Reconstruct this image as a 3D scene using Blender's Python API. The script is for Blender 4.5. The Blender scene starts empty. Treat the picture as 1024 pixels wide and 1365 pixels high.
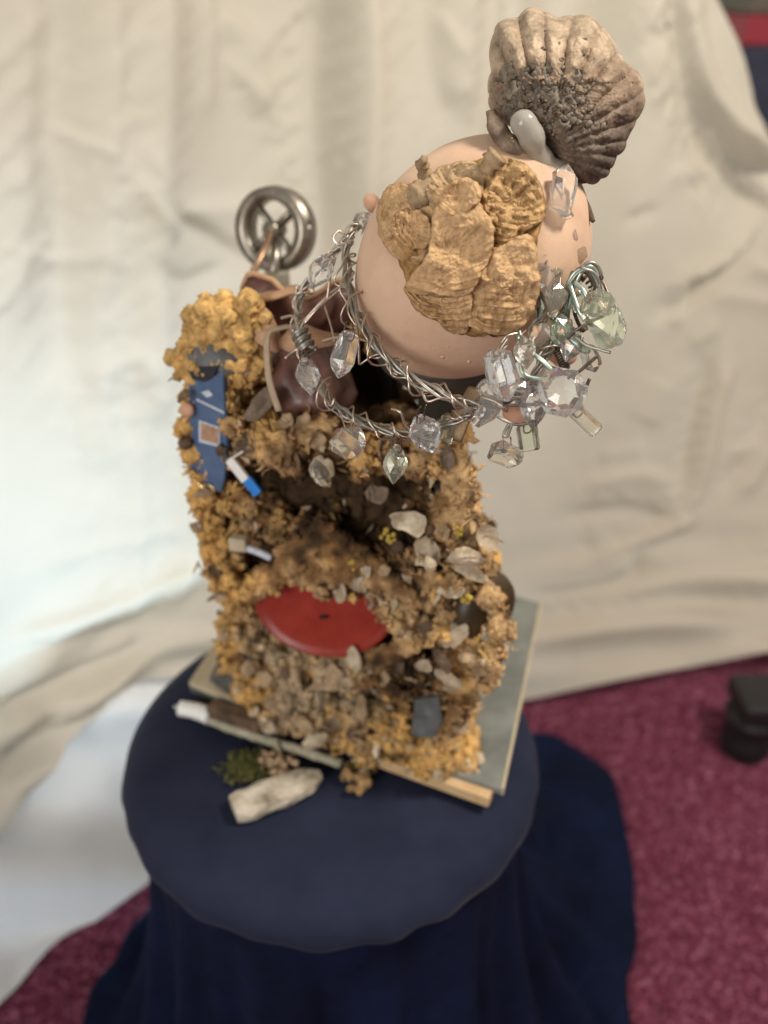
import bpy, bmesh, math, random
import numpy as np
from mathutils import Vector, Matrix, noise as mnoise

random.seed(7); rng = np.random.default_rng(7)
scene = bpy.context.scene
COL = scene.collection

# ------------------------------------------------------------------ camera
F = 1182.0; CX, CY = 512.0, 682.5          # photo pixels (1024 x 1365)
PITCH = math.radians(32.0)
CAM = np.array([0.0, 0.0, 1.124])
cam_d = bpy.data.cameras.new('camera'); cam = bpy.data.objects.new('camera', cam_d); COL.objects.link(cam)
cam.location = CAM; cam.rotation_euler = (math.pi/2 - PITCH, 0, 0)
cam_d.sensor_fit = 'VERTICAL'; cam_d.sensor_height = 36.0; cam_d.sensor_width = 27.0
cam_d.lens = 36.0 * F / 1365.0
cam_d.clip_start = 0.02; cam_d.clip_end = 60
cam_d.dof.use_dof = True; cam_d.dof.focus_distance = 0.475; cam_d.dof.aperture_fstop = 3.8
scene.camera = cam
scene.render.engine = 'CYCLES'
scene.cycles.use_denoising = True
scene.cycles.max_bounces = 14; scene.cycles.transmission_bounces = 10; scene.cycles.glossy_bounces = 6
scene.cycles.sample_clamp_indirect = 6.0
scene.cycles.caustics_refractive = True; scene.cycles.blur_glossy = 0.5

# ------------------------------------------------------------------ light (a room: window on the left, soft ceiling light)
world = bpy.data.worlds.new('World'); scene.world = world; world.use_nodes = True
bg = world.node_tree.nodes['Background']
bg.inputs[0].default_value = (1.0, 0.93, 0.84, 1); bg.inputs[1].default_value = 0.27

def area_light(name, loc, target, sx, sy, power, color):
    d = bpy.data.lights.new(name, 'AREA'); d.shape = 'RECTANGLE'; d.size = sx; d.size_y = sy
    d.energy = power; d.color = color
    o = bpy.data.objects.new(name, d); COL.objects.link(o); o.location = loc
    o.rotation_euler = (Vector(target) - Vector(loc)).to_track_quat('-Z', 'Y').to_euler()
    return o
area_light('window_light', (-0.98, 1.40, 0.36), (-0.50, 0.93, 0.34), 0.50, 0.42, 4.0, (0.60, 0.84, 1.0)).data.spread = math.radians(110)       # window behind the sheet, low on the left
area_light('green_back_light', (-0.35, 2.9, 1.35), (-0.10, 1.4, 0.85), 1.1, 0.9, 5.5, (0.88, 1.0, 0.76))       # added greenish light behind the sheet, to backlight its folds
area_light('ceiling_light', (0.95, 0.35, 2.2), (0.35, 0.8, 0.5), 0.35, 0.35, 25, (1.0, 0.93, 0.82))
area_light('front_fill_light', (-0.9, -1.1, 1.35), (0.1, 0.6, 0.6), 0.8, 0.8, 15, (0.98, 0.97, 0.95))  # added soft light from the front left, its source unseen
scene.view_settings.view_transform = 'Standard'; scene.view_settings.look = 'None'
scene.view_settings.gamma = 1.0; scene.view_settings.exposure = 0.5

# ------------------------------------------------------------------ helpers
SP, CP = math.sin(PITCH), math.cos(PITCH)
def ray(px, py):
    dn = (py - CY) / F
    return np.array([(px - CX) / F, CP - dn*SP, -SP - dn*CP])
def P(px, py, d):                       # a pixel at an axial depth in metres
    return CAM + ray(px, py) * d
def onz(px, py, z):                     # a pixel on a level plane
    r = ray(px, py); return CAM + r * ((z - CAM[2]) / r[2])
def onplane(px, py, p0, n):
    r = ray(px, py); return CAM + r * (np.dot(p0 - CAM, n) / np.dot(r, n))
def proj(pts):
    v = np.asarray(pts, float) - CAM
    x = v[..., 0]; dep = v[..., 1]*CP - v[..., 2]*SP; up = v[..., 1]*SP + v[..., 2]*CP
    return CX + F*x/dep, CY - F*up/dep
RIGHT = np.array([1.0, 0, 0]); UPV = np.array([0, SP, CP]); FWD = np.array([0, CP, -SP])
def nz(p, s, seed=0.0):
    return mnoise.noise(Vector((p[0]*s + seed, p[1]*s - seed, p[2]*s + 2.3*seed)))
def fbm(p, s, o=4, seed=0.0):
    return mnoise.fractal(Vector((p[0]*s + seed, p[1]*s - seed, p[2]*s + 2.3*seed)), 1.0, 2.0, o)
def norm(v):
    v = np.asarray(v, float); return v / (np.linalg.norm(v) + 1e-12)

def mesh_obj(name, verts, faces, m, parent=None, smooth=True, label=None, cat=None, group=None, kind=None):
    me = bpy.data.meshes.new(name)
    me.from_pydata([tuple(map(float, v)) for v in verts], [], [tuple(map(int, f)) for f in faces])
    bm = bmesh.new(); bm.from_mesh(me); bmesh.ops.recalc_face_normals(bm, faces=bm.faces); bm.to_mesh(me); bm.free()
    if m: me.materials.append(m)
    if smooth: me.polygons.foreach_set('use_smooth', [True]*len(me.polygons))
    me.update()
    return link(name, me, parent, label, cat, group, kind)
def link(name, me, parent=None, label=None, cat=None, group=None, kind=None):
    o = bpy.data.objects.new(name, me); COL.objects.link(o)
    tag(o, label, cat, group, kind)
    if parent is not None:
        o.parent = parent
        if parent.type == 'EMPTY': o.matrix_parent_inverse = Matrix.Translation(-parent.location)   # meshes keep world coordinates
    return o
def tag(o, label=None, cat=None, group=None, kind=None):
    if label: o['label'] = label
    if cat: o['category'] = cat
    if group: o['group'] = group
    if kind: o['kind'] = kind
def empty(name, loc, label, cat, group=None):
    o = bpy.data.objects.new(name, None); COL.objects.link(o); o.location = loc; o.empty_display_size = 0.02
    tag(o, label, cat, group); return o

def grid_faces(nu, nv, wrap=False):
    f = []
    for j in range(nv-1):
        for i in range(nu if wrap else nu-1):
            a = j*nu+i; b = j*nu+(i+1) % nu
            f.append((a, b, b+nu, a+nu))
    return f
def smooth_path(pts, n=8):
    pts = [np.asarray(p, float) for p in pts]
    q = [2*pts[0]-pts[1]] + pts + [2*pts[-1]-pts[-2]]
    out = []
    for i in range(1, len(q)-2):
        for k in range(n):
            t = k/n
            out.append(0.5*((2*q[i]) + (-q[i-1]+q[i+1])*t + (2*q[i-1]-5*q[i]+4*q[i+1]-q[i+2])*t*t + (-q[i-1]+3*q[i]-3*q[i+1]+q[i+2])*t**3))
    out.append(q[-2]); return np.array(out)
def frames(path):
    path = np.asarray(path); T = np.gradient(path, axis=0)
    T /= np.linalg.norm(T, axis=1)[:, None] + 1e-12
    n = norm(np.cross(T[0], [0.3, 0.2, 0.93])); N = [n]
    for i in range(1, len(path)):
        n = N[-1] - T[i]*np.dot(N[-1], T[i]); N.append(norm(n))
    N = np.array(N); return T, N, np.cross(T, N)
def tube_data(path, rad, ns=8, flat=1.0, jitter=0.0):
    path = np.asarray(path); T, N, B = frames(path)
    n = len(path); rad = np.broadcast_to(np.asarray(rad, float), (n,))
    v = []
    for i in range(n):
        for k in range(ns):
            a = 2*math.pi*k/ns
            r = rad[i]*(1 + jitter*nz(path[i], 300, k*1.7))
            v.append(path[i] + N[i]*math.cos(a)*r + B[i]*math.sin(a)*r*flat)
    f = grid_faces(ns, n, True)
    f.append(tuple(range(ns))[::-1]); f.append(tuple((n-1)*ns+k for k in range(ns)))
    return v, f
def merge(datas):
    V = []; Fc = []
    for v, f in datas:
        o = len(V); V.extend(v); Fc.extend([tuple(i+o for i in q) for q in f])
    return V, Fc
def coil(path, turns, r, ph=0.0, wob=0.0):
    path = np.asarray(path); T, N, B = frames(path); n = len(path)
    a = np.linspace(0, 2*math.pi*turns, n) + ph
    rr = r*(1 + wob*np.array([nz(p, 120, ph) for p in path]))
    return path + N*(np.cos(a)*rr)[:, None] + B*(np.sin(a)*rr)[:, None]
def box_data(c, sx, sy, sz, ax=None):
    ax = np.eye(3) if ax is None else ax
    v = [np.asarray(c) + ax[0]*i*sx/2 + ax[1]*j*sy/2 + ax[2]*k*sz/2 for k in (-1, 1) for j in (-1, 1) for i in (-1, 1)]
    return v, [(0, 1, 3, 2), (4, 6, 7, 5), (0, 4, 5, 1), (2, 3, 7, 6), (0, 2, 6, 4), (1, 5, 7, 3)]
def bevel(o, w=0.002, seg=2):
    md = o.modifiers.new('bevel', 'BEVEL'); md.width = w; md.segments = seg; md.limit_method = 'ANGLE'
ICO = {}
def ico(sub):
    if sub not in ICO:
        bm = bmesh.new(); bmesh.ops.create_icosphere(bm, subdivisions=sub, radius=1)
        ICO[sub] = (np.array([v.co[:] for v in bm.verts]), [tuple(v.index for v in f.verts) for f in bm.faces]); bm.free()
    return ICO[sub]
def rand_rot():
    q = rng.normal(size=4); q /= np.linalg.norm(q); w, x, y, z = q
    return np.array([[1-2*(y*y+z*z), 2*(x*y-z*w), 2*(x*z+y*w)], [2*(x*y+z*w), 1-2*(x*x+z*z), 2*(y*z-x*w)], [2*(x*z-y*w), 2*(y*z+x*w), 1-2*(x*x+y*y)]])

# ------------------------------------------------------------------ materials
def mat(name, c1, c2=None, scale=40.0, rough=0.7, bump=0.0, bscale=200.0, metal=0.0, spec=0.5, c3=None, sheen=0.0,
        sss=0.0, detail=6.0, coat=0.0, pos=(0.35, 0.65), bdist=0.001, trans=0.0, ior=1.45, rvar=0.0):
    m = bpy.data.materials.new(name); m.use_nodes = True
    nt = m.node_tree; b = nt.nodes['Principled BSDF']
    b.inputs['Base Color'].default_value = (*c1, 1); b.inputs['Roughness'].default_value = rough
    b.inputs['Metallic'].default_value = metal; b.inputs['Specular IOR Level'].default_value = spec
    b.inputs['Sheen Weight'].default_value = sheen; b.inputs['Sheen Roughness'].default_value = 0.4
    b.inputs['Coat Weight'].default_value = coat; b.inputs['Coat Roughness'].default_value = 0.15
    b.inputs['Transmission Weight'].default_value = trans; b.inputs['IOR'].default_value = ior
    if sss:
        b.inputs['Subsurface Weight'].default_value = sss
        b.inputs['Subsurface Radius'].default_value = (1.0, 0.5, 0.3); b.inputs['Subsurface Scale'].default_value = 0.004
    tc = nt.nodes.new('ShaderNodeTexCoord')
    if c2 is not None:
        n = nt.nodes.new('ShaderNodeTexNoise'); n.inputs['Scale'].default_value = scale; n.inputs['Detail'].default_value = detail
        n.inputs['Roughness'].default_value = 0.65
        nt.links.new(tc.outputs['Object'], n.inputs['Vector'])
        r = nt.nodes.new('ShaderNodeValToRGB'); e = r.color_ramp.elements
        e[0].position = pos[0]; e[0].color = (*c1, 1); e[1].position = pos[1]; e[1].color = (*c2, 1)
        if c3 is not None:
            q = e.new((pos[0]+pos[1])/2); q.color = (*c3, 1)
        nt.links.new(n.outputs['Fac'], r.inputs['Fac']); nt.links.new(r.outputs['Color'], b.inputs['Base Color'])
        if rvar:
            mr = nt.nodes.new('ShaderNodeMapRange'); mr.inputs['To Min'].default_value = rough - rvar; mr.inputs['To Max'].default_value = rough + rvar
            nt.links.new(n.outputs['Fac'], mr.inputs['Value']); nt.links.new(mr.outputs['Result'], b.inputs['Roughness'])
    if bump:
        n2 = nt.nodes.new('ShaderNodeTexNoise'); n2.inputs['Scale'].default_value = bscale; n2.inputs['Detail'].default_value = 5
        nt.links.new(tc.outputs['Object'], n2.inputs['Vector'])
        bp = nt.nodes.new('ShaderNodeBump'); bp.inputs['Strength'].default_value = bump; bp.inputs['Distance'].default_value = bdist
        nt.links.new(n2.outputs['Fac'], bp.inputs['Height']); nt.links.new(bp.outputs['Normal'], b.inputs['Normal'])
    return m

M = {}
M['carpet'] = mat('carpet', (0.15, 0.024, 0.055), (0.33, 0.10, 0.175), 120, 0.95, 0.8, 400, spec=0.1, c3=(0.13, 0.022, 0.04), bdist=0.004)
M['pile'] = mat('carpet_fibre', (0.13, 0.018, 0.042), (0.62, 0.28, 0.38), 115, 0.9, spec=0.15, c3=(0.235, 0.040, 0.088), sheen=0.2)
M['sheet'] = mat('sheet_cotton', (0.68, 0.61, 0.505), (0.74, 0.675, 0.57), 5, 0.85, 0.10, 30, spec=0.15, sheen=0.1, bdist=0.004)
def make_thin(m, w, col):
    nt = m.node_tree; b = nt.nodes['Principled BSDF']; out = nt.nodes['Material Output']
    t = nt.nodes.new('ShaderNodeBsdfTranslucent'); t.inputs['Color'].default_value = (*col, 1)
    mx = nt.nodes.new('ShaderNodeMixShader'); mx.inputs[0].default_value = w
    nt.links.new(b.outputs[0], mx.inputs[1]); nt.links.new(t.outputs[0], mx.inputs[2]); nt.links.new(mx.outputs[0], out.inputs['Surface'])
make_thin(M['sheet'], .38, (0.72, 0.69, 0.62))
M['sheet2'] = mat('sheet_under_cotton', (0.76, 0.76, 0.75), (0.80, 0.80, 0.79), 5, 0.85, 0.1, 22, spec=0.15, bdist=0.004)
make_thin(M['sheet2'], .16, (0.78, 0.78, 0.78))
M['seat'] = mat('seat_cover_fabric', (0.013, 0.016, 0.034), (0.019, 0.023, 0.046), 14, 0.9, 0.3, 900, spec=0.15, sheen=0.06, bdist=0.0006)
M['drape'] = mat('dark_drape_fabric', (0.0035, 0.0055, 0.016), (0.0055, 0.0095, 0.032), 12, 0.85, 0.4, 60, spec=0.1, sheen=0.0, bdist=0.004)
M['black'] = mat('black_wood', (0.010, 0.009, 0.010), (0.02, 0.016, 0.016), 20, 0.5)
M['wood_leg'] = mat('stool_leg_wood', (0.12, 0.06, 0.03), (0.2, 0.11, 0.05), 20, 0.5)
M['tile'] = mat('slate_tile', (0.10, 0.105, 0.095), (0.22, 0.225, 0.20), 14, 0.42, 0.15, 80, spec=0.5, rvar=0.12)
M['cream'] = mat('cream_board', (0.42, 0.35, 0.23), (0.52, 0.45, 0.31), 40, 0.7, 0.2, 150)
M['edge_wood'] = mat('raw_pine_strip', (0.50, 0.32, 0.16), (0.62, 0.43, 0.24), 60, 0.7, 0.3, 200)
M['stick'] = mat('lichen_stick', (0.25, 0.24, 0.16), (0.45, 0.40, 0.30), 90, 0.85, 0.5, 300)
M['whiteplastic'] = mat('white_plastic', (0.75, 0.74, 0.70), (0.82, 0.81, 0.78), 30, 0.35)
M['foam'] = mat('ochre_foam', (0.13, 0.060, 0.020), (0.60, 0.365, 0.13), 34, 0.85, 0.9, 420, c3=(0.40, 0.215, 0.07), detail=8, pos=(0.30, 0.60), bdist=0.0015, spec=0.25)
M['foam_gold'] = mat('golden_foam', (0.42, 0.235, 0.07), (0.66, 0.42, 0.16), 90, 0.85, 0.8, 500, detail=8, bdist=0.0012, spec=0.25)
M['foam_dark'] = mat('dark_foam', (0.035, 0.020, 0.010), (0.20, 0.115, 0.05), 55, 0.9, 0.8, 350, c3=(0.09, 0.05, 0.022), bdist=0.0015, spec=0.2)
M['core'] = mat('dark_core_board', (0.012, 0.009, 0.006), (0.03, 0.02, 0.012), 30, 0.9)
M['chip'] = mat('pale_shell', (0.32, 0.24, 0.15), (0.62, 0.51, 0.36), 110, 0.55, 0.4, 260, c3=(0.44, 0.36, 0.26), spec=0.4)
M['chip_grey'] = mat('grey_shell', (0.27, 0.20, 0.13), (0.52, 0.42, 0.295), 120, 0.6, 0.4, 260, spec=0.4)
M['chip_tan'] = mat('tan_bark_chip', (0.22, 0.14, 0.075), (0.46, 0.33, 0.20), 100, 0.8, 0.5, 240)
M['chip_brown'] = mat('brown_bark_chip', (0.05, 0.03, 0.018), (0.16, 0.10, 0.06), 100, 0.85, 0.5, 240)
M['bark'] = mat('grey_brown_bark', (0.11, 0.075, 0.05), (0.27, 0.20, 0.145), 60, 0.9, 0.9, 160, bdist=0.003)
M['moss'] = mat('green_moss', (0.05, 0.055, 0.015), (0.16, 0.15, 0.045), 200, 0.95)
M['yellow'] = mat('yellow_moss', (0.50, 0.38, 0.05), (0.35, 0.22, 0.06), 300, 0.9)
M['red'] = mat('red_plastic', (0.22, 0.019, 0.011), (0.30, 0.031, 0.017), 40, 0.38, 0.25, 60, spec=0.5, rvar=0.1)
M['hole'] = mat('dark_hole', (0.01, 0.005, 0.004))
M['brownglass'] = mat('dark_brown_cap', (0.035, 0.022, 0.011), (0.065, 0.040, 0.018), 30, 0.45, spec=0.5, rvar=0.1)
M['blue'] = mat('blue_plastic', (0.06, 0.105, 0.20), (0.085, 0.14, 0.25), 60, 0.4, spec=0.5, rvar=0.08)
M['blueblack'] = mat('blue_black_plastic', (0.012, 0.014, 0.022), (0.02, 0.022, 0.035), 60, 0.4)
M['brightblue'] = mat('bright_blue_plastic', (0.02, 0.20, 0.62), (0.03, 0.23, 0.66), 60, 0.4)
M['silverprint'] = mat('silver_print', (0.42, 0.46, 0.52), (0.60, 0.63, 0.68), 300, 0.45)
M['copperprint'] = mat('copper_print', (0.28, 0.16, 0.10), (0.45, 0.28, 0.18), 300, 0.45)
M['greyplaque'] = mat('grey_pebble', (0.07, 0.075, 0.075), (0.15, 0.155, 0.15), 80, 0.6, 0.4, 200)
M['egg'] = mat('beige_eggshell', (0.50, 0.315, 0.21), (0.66, 0.46, 0.325), 26, 0.5, 0.2, 260, sss=0.12, spec=0.35, c3=(0.60, 0.40, 0.275), detail=9, pos=(.22, .75), bdist=0.0014, rvar=.12)
M['clay'] = mat('peach_clay', (0.55, 0.30, 0.19), (0.62, 0.36, 0.24), 60, 0.6, sss=0.1)
M['fungus'] = mat('bracket_fungus', (0.38, 0.225, 0.095), (0.64, 0.45, 0.235), 85, 0.92, 1.0, 620, c3=(0.49, 0.32, 0.145), detail=8, spec=0.12, bdist=0.0016)
M['fungus_dark'] = mat('bracket_fungus_underside', (0.17, 0.080, 0.030), (0.52, 0.31, 0.13), 70, 0.95, 0.9, 420, c3=(0.37, 0.20, 0.075), detail=8, spec=0.15, bdist=0.0016)
M['fungus_brown'] = mat('bracket_fungus_brown', (0.20, 0.13, 0.075), (0.42, 0.30, 0.18), 90, 0.92, 0.8, 500, spec=0.15)
M['shell'] = mat('weathered_shell', (0.085, 0.055, 0.036), (0.36, 0.285, 0.21), 46, 0.62, 0.8, 330, c3=(0.19, 0.135, 0.092), detail=8, spec=0.4, bdist=0.0014)
M['barnacle'] = mat('barnacle_crust', (0.06, 0.045, 0.032), (0.25, 0.20, 0.145), 200, 0.6, 0.8, 500, spec=0.5)
M['shellpale'] = mat('pale_shell_rim', (0.38, 0.29, 0.205), (0.56, 0.46, 0.35), 90, 0.45, 0.5, 300, spec=0.5)
M['glue'] = mat('milky_glue', (0.62, 0.58, 0.50), (0.70, 0.66, 0.58), 40, 0.18, trans=0.55, spec=0.5, sss=0.2)
M['wire'] = mat('tarnished_steel_wire', (0.26, 0.24, 0.205), (0.44, 0.41, 0.36), 200, 0.42, metal=0.85)
M['wire_thin'] = mat('copper_silver_wire', (0.46, 0.36, 0.28), (0.64, 0.55, 0.46), 200, 0.35, metal=0.9)
M['wire_dark'] = mat('dark_wire', (0.10, 0.075, 0.055), (0.2, 0.15, 0.11), 200, 0.4, metal=0.8)
M['wire_green'] = mat('green_grey_wire', (0.30, 0.37, 0.32), (0.47, 0.55, 0.48), 200, 0.3, metal=0.7)
M['brass'] = mat('brass', (0.65, 0.45, 0.2), (0.75, 0.55, 0.27), 200, 0.25, metal=1.0)
M['leather'] = mat('plum_leather', (0.11, 0.046, 0.036), (0.25, 0.125, 0.095), 40, 0.42, 0.3, 200, spec=0.5, coat=0.1)
M['leather_tan'] = mat('tan_leather', (0.40, 0.225, 0.125), (0.52, 0.32, 0.19), 60, 0.6, 0.2, 260)
M['cord'] = mat('tan_cord', (0.34, 0.25, 0.165), (0.45, 0.345, 0.235), 100, 0.75)
M['olive'] = mat('olive_cup', (0.035, 0.034, 0.025), (0.06, 0.055, 0.04), 40, 0.5)
M['steel'] = mat('worn_steel', (0.22, 0.195, 0.16), (0.36, 0.325, 0.27), 120, 0.35, metal=0.85, rvar=0.08)
M['bronze'] = mat('bronze_rod', (0.30, 0.19, 0.12), (0.42, 0.28, 0.18), 100, 0.4, metal=0.7)
M['greypost'] = mat('grey_green_post', (0.20, 0.19, 0.145), (0.27, 0.25, 0.19), 60, 0.6)
M['boxred'] = mat('red_card', (0.32, 0.03, 0.05), (0.38, 0.045, 0.065), 20, 0.6)
M['boxnavy'] = mat('navy_card', (0.03, 0.035, 0.065), (0.045, 0.05, 0.085), 20, 0.6)
M['boxgrey'] = mat('brown_grey_card', (0.12, 0.10, 0.08), (0.17, 0.145, 0.12), 20, 0.7)

def attr_mat(name, scale, rough, bump, bscale, bdist, spec=0.25, lo=0.55, hi=1.35):
    m = mat(name, (0.5, 0.5, 0.5), rough=rough, bump=bump, bscale=bscale, bdist=bdist, spec=spec); nt = m.node_tree; b = nt.nodes['Principled BSDF']
    a = nt.nodes.new('ShaderNodeAttribute'); a.attribute_name = 'Col'
    tc = nt.nodes.new('ShaderNodeTexCoord'); n = nt.nodes.new('ShaderNodeTexNoise'); n.inputs['Scale'].default_value = scale; n.inputs['Detail'].default_value = 8
    nt.links.new(tc.outputs['Object'], n.inputs['Vector'])
    mr = nt.nodes.new('ShaderNodeMapRange'); mr.inputs['From Min'].default_value = .3; mr.inputs['From Max'].default_value = .7
    mr.inputs['To Min'].default_value = lo; mr.inputs['To Max'].default_value = hi
    nt.links.new(n.outputs['Fac'], mr.inputs['Value'])
    vm = nt.nodes.new('ShaderNodeVectorMath'); vm.operation = 'SCALE'
    nt.links.new(a.outputs['Color'], vm.inputs[0]); nt.links.new(mr.outputs['Result'], vm.inputs['Scale']); nt.links.new(vm.outputs['Vector'], b.inputs['Base Color'])
    return m
def set_col(me, cols):
    ca = me.color_attributes.new('Col', 'FLOAT_COLOR', 'POINT'); a = np.ones((len(me.vertices), 4)); a[:, :3] = cols
    ca.data.foreach_set('color', a.ravel())
M['foamc'] = attr_mat('crumbly_foam', 120, .88, .9, 480, .0014)
M['fungusc'] = attr_mat('zoned_bracket_fungus', 300, .93, .8, 900, .0009, .12, .75, 1.2)
M['shellc'] = attr_mat('weathered_ribbed_shell', 90, .6, .8, 360, .0012, .4, .6, 1.35)
def glass_mat(name, tint, rough=0.03, ior=1.5):
    m = bpy.data.materials.new(name); m.use_nodes = True; nt = m.node_tree
    b = nt.nodes['Principled BSDF']; b.inputs['Base Color'].default_value = (*tint, 1)
    b.inputs['Transmission Weight'].default_value = 0.93; b.inputs['IOR'].default_value = ior
    tc = nt.nodes.new('ShaderNodeTexCoord'); n = nt.nodes.new('ShaderNodeTexNoise')
    n.inputs['Scale'].default_value = 160; n.inputs['Detail'].default_value = 3
    nt.links.new(tc.outputs['Object'], n.inputs['Vector'])
    mr = nt.nodes.new('ShaderNodeMapRange'); mr.inputs['To Min'].default_value = 0.0; mr.inputs['To Max'].default_value = rough*3
    nt.links.new(n.outputs['Fac'], mr.inputs['Value']); nt.links.new(mr.outputs['Result'], b.inputs['Roughness'])
    bp = nt.nodes.new('ShaderNodeBump'); bp.inputs['Strength'].default_value = 0.08; bp.inputs['Distance'].default_value = 0.001
    nt.links.new(n.outputs['Fac'], bp.inputs['Height']); nt.links.new(bp.outputs['Normal'], b.inputs['Normal'])
    return m
M['crystal'] = glass_mat('clear_crystal', (0.97, 0.97, 0.95), 0.03, 1.52)
M['crystal_warm'] = glass_mat('smoky_crystal', (0.93, 0.90, 0.80), 0.05, 1.52)
M['crystal_green'] = glass_mat('greenish_crystal', (0.87, 0.93, 0.78), 0.05, 1.52)

# ------------------------------------------------------------------ floor
fl = mesh_obj('floor', [(-4, -3, 0), (4, -3, 0), (4, 4, 0), (-4, 4, 0)], [(0, 1, 2, 3)], M['carpet'], smooth=False,
              label='speckled wine red carpet floor', kind='structure')
tv = []; tf = []
def add_pile(x0, x1, y0, y1, n):
    for _ in range(n):
        x = random.uniform(x0, x1); y = random.uniform(y0, y1); h = random.uniform(0.004, 0.009); a = random.uniform(0, 6.28)
        lx, ly = random.gauss(0, .003), random.gauss(0, .003); w = random.uniform(.0012, .0024); k = len(tv)
        for q in range(3):
            tv.append((x + w*math.cos(a+q*2.094), y + w*math.sin(a+q*2.094), 0.0))
        tv.append((x+lx, y+ly, h)); tf.extend([(k, k+1, k+3), (k+1, k+2, k+3), (k+2, k, k+3)])
add_pile(0.22, 0.85, 0.50, 1.35, 42000); add_pile(-0.66, -0.22, 0.48, 0.95, 15000)
mesh_obj('carpet_pile', tv, tf, M['pile'], fl, smooth=False, kind='stuff')

# ------------------------------------------------------------------ backdrop sheets
def seg_d(px, py, a, b):
    ax, ay = a; bx, by = b; dx, dy = bx-ax, by-ay
    t = np.clip(((px-ax)*dx + (py-ay)*dy) / (dx*dx+dy*dy), 0, 1)
    qx, qy = ax+t*dx, ay+t*dy
    side = np.sign((px-ax)*dy - (py-ay)*dx)
    return np.hypot(px-qx, py-qy), side, t
# (polyline in photo pixels, width px, height m): long creases of the sheet
CREASES = [
 ([(-30, 935), (90, 890), (180, 845)], 12, -.020), ([(-30, 970), (100, 918), (175, 868)], 13, .020), ([(-30, 1012), (90, 952), (165, 895)], 12, -.020), ([(-30, 1050), (80, 992), (155, 925)], 13, .018),
 ([(60, -40), (55, 250), (75, 520)], 40, -.014), ([(25, -40), (15, 250), (0, 420)], 34, .012), ([(120, -40), (118, 200), (105, 480), (120, 620)], 26, .012),
 ([(205, -40), (200, 120), (188, 300), (185, 480), (195, 560)], 38, .020), ([(270, -20), (272, 90), (268, 150)], 8, .008), ([(285, 20), (330, 60), (355, 150)], 22, .012),
 ([(420, -40), (415, 140), (425, 300), (420, 400)], 30, -.026), ([(462, -40), (470, 150), (462, 290)], 22, .016), ([(545, -40), (545, 90), (580, 170)], 26, -.010),
 ([(560, 30), (590, 80)], 9, .007), ([(640, -40), (632, 100), (610, 210)], 18, -.016), ([(600, -40), (598, 150)], 22, .012),
 ([(150, 240), (185, 285), (215, 308)], 11, .016), ([(215, 288), (270, 312), (340, 352)], 14, -.016), ([(225, 280), (330, 275)], 15, .009),
 ([(180, 345), (220, 372), (300, 352)], 15, -.012), ([(300, 80), (345, 130), (375, 165)], 10, .008), ([(170, 205), (200, 250)], 8, .006),
 ([(0, 215), (40, 290), (50, 330)], 16, .008), ([(0, 330), (60, 345), (130, 330)], 12, .007), ([(50, 170), (130, 215)], 8, .006),
 ([(85, 500), (150, 470), (175, 500)], 18, .010), ([(235, 560), (245, 700), (200, 800)], 20, .012), ([(150, 560), (160, 700), (150, 830)], 26, .012),
 ([(40, 740), (120, 720), (230, 690)], 14, .006), ([(0, 840), (80, 815), (190, 770), (250, 740)], 14, .010), ([(0, 865), (100, 835), (200, 800)], 13, -.010),
 ([(880, -20), (905, 80), (945, 150), (1024, 205)], 30, .026), ([(862, -30), (885, 90), (915, 165), (960, 240), (1030, 290)], 24, -.028), ([(840, -30), (850, 70), (870, 130)], 28, .016),
 ([(960, 170), (1000, 195), (1040, 200)], 14, .016), ([(930, 150), (975, 215), (1040, 228)], 12, -.018),
 ([(1008, 288), (975, 325), (945, 348), (895, 372)], 11, .018), ([(1000, 320), (955, 362), (905, 395), (860, 418)], 12, -.014), ([(895, 372), (890, 400), (880, 430)], 12, .010),
 ([(875, 235), (925, 225), (960, 245)], 14, .008), ([(905, 250), (935, 235)], 7, -.007), ([(810, 290), (850, 275)], 8, -.007), ([(990, 350), (1030, 362)], 9, .008), ([(930, 385), (1030, 400)], 10, .007),
 ([(955, 480), (935, 540), (912, 640), (885, 680)], 13, .017), ([(935, 470), (912, 540), (890, 640)], 12, -.014), ([(1024, 500), (985, 590), (945, 650)], 12, -.011), ([(1030, 540), (1000, 600), (970, 655)], 12, .010),
 ([(905, 640), (870, 690), (800, 722), (760, 735)], 13, -.016), ([(900, 690), (850, 710), (770, 735)], 12, .018), ([(760, 640), (830, 625), (880, 640)], 16, .010), ([(740, 680), (820, 672), (880, 690)], 12, -.010),
 ([(690, 792), (770, 785), (822, 768), (836, 735)], 10, -.016), ([(700, 800), (830, 785), (900, 770), (1040, 760)], 16, .010),
 ([(940, 430), (905, 455)], 12, .007), ([(960, 600), (990, 580)], 10, .008), ([(780, 600), (840, 590)], 16, .006), ([(870, 500), (845, 560)], 20, .008),
]
def crease_field(px, py):
    h = np.zeros_like(px)
    for pts, w, a in CREASES:
        pts = smooth_path([np.array(p, float) for p in pts], 5) if len(pts) > 2 else np.array(pts, float)
        best = np.full_like(px, 1e9); tt = np.zeros_like(px); n = len(pts)-1
        for i in range(n):
            d, s, t = seg_d(px, py, pts[i], pts[i+1])
            m = d < best; best = np.where(m, d*(1 + 0.35*s), best); tt = np.where(m, (i+t)/n, tt)
        taper = np.clip(np.minimum(tt, 1-tt)*5 + 0.35, 0, 1)
        x = best / w
        h += 1.15*a*taper*(np.exp(-x*x*0.8)*0.75 + np.exp(-np.abs(x)*1.6)*0.35)
    return h
HEM = smooth_path([np.array(p) for p in [(-.92, .02), (-.66, .31), (-.485, .585), (-.345, .755), (-.11, .985), (.1, 1.09), (.281, 1.141), (.5, 1.2), (.717, 1.25), (1.1, 1.33), (1.5, 1.4)]], 24)
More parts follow.
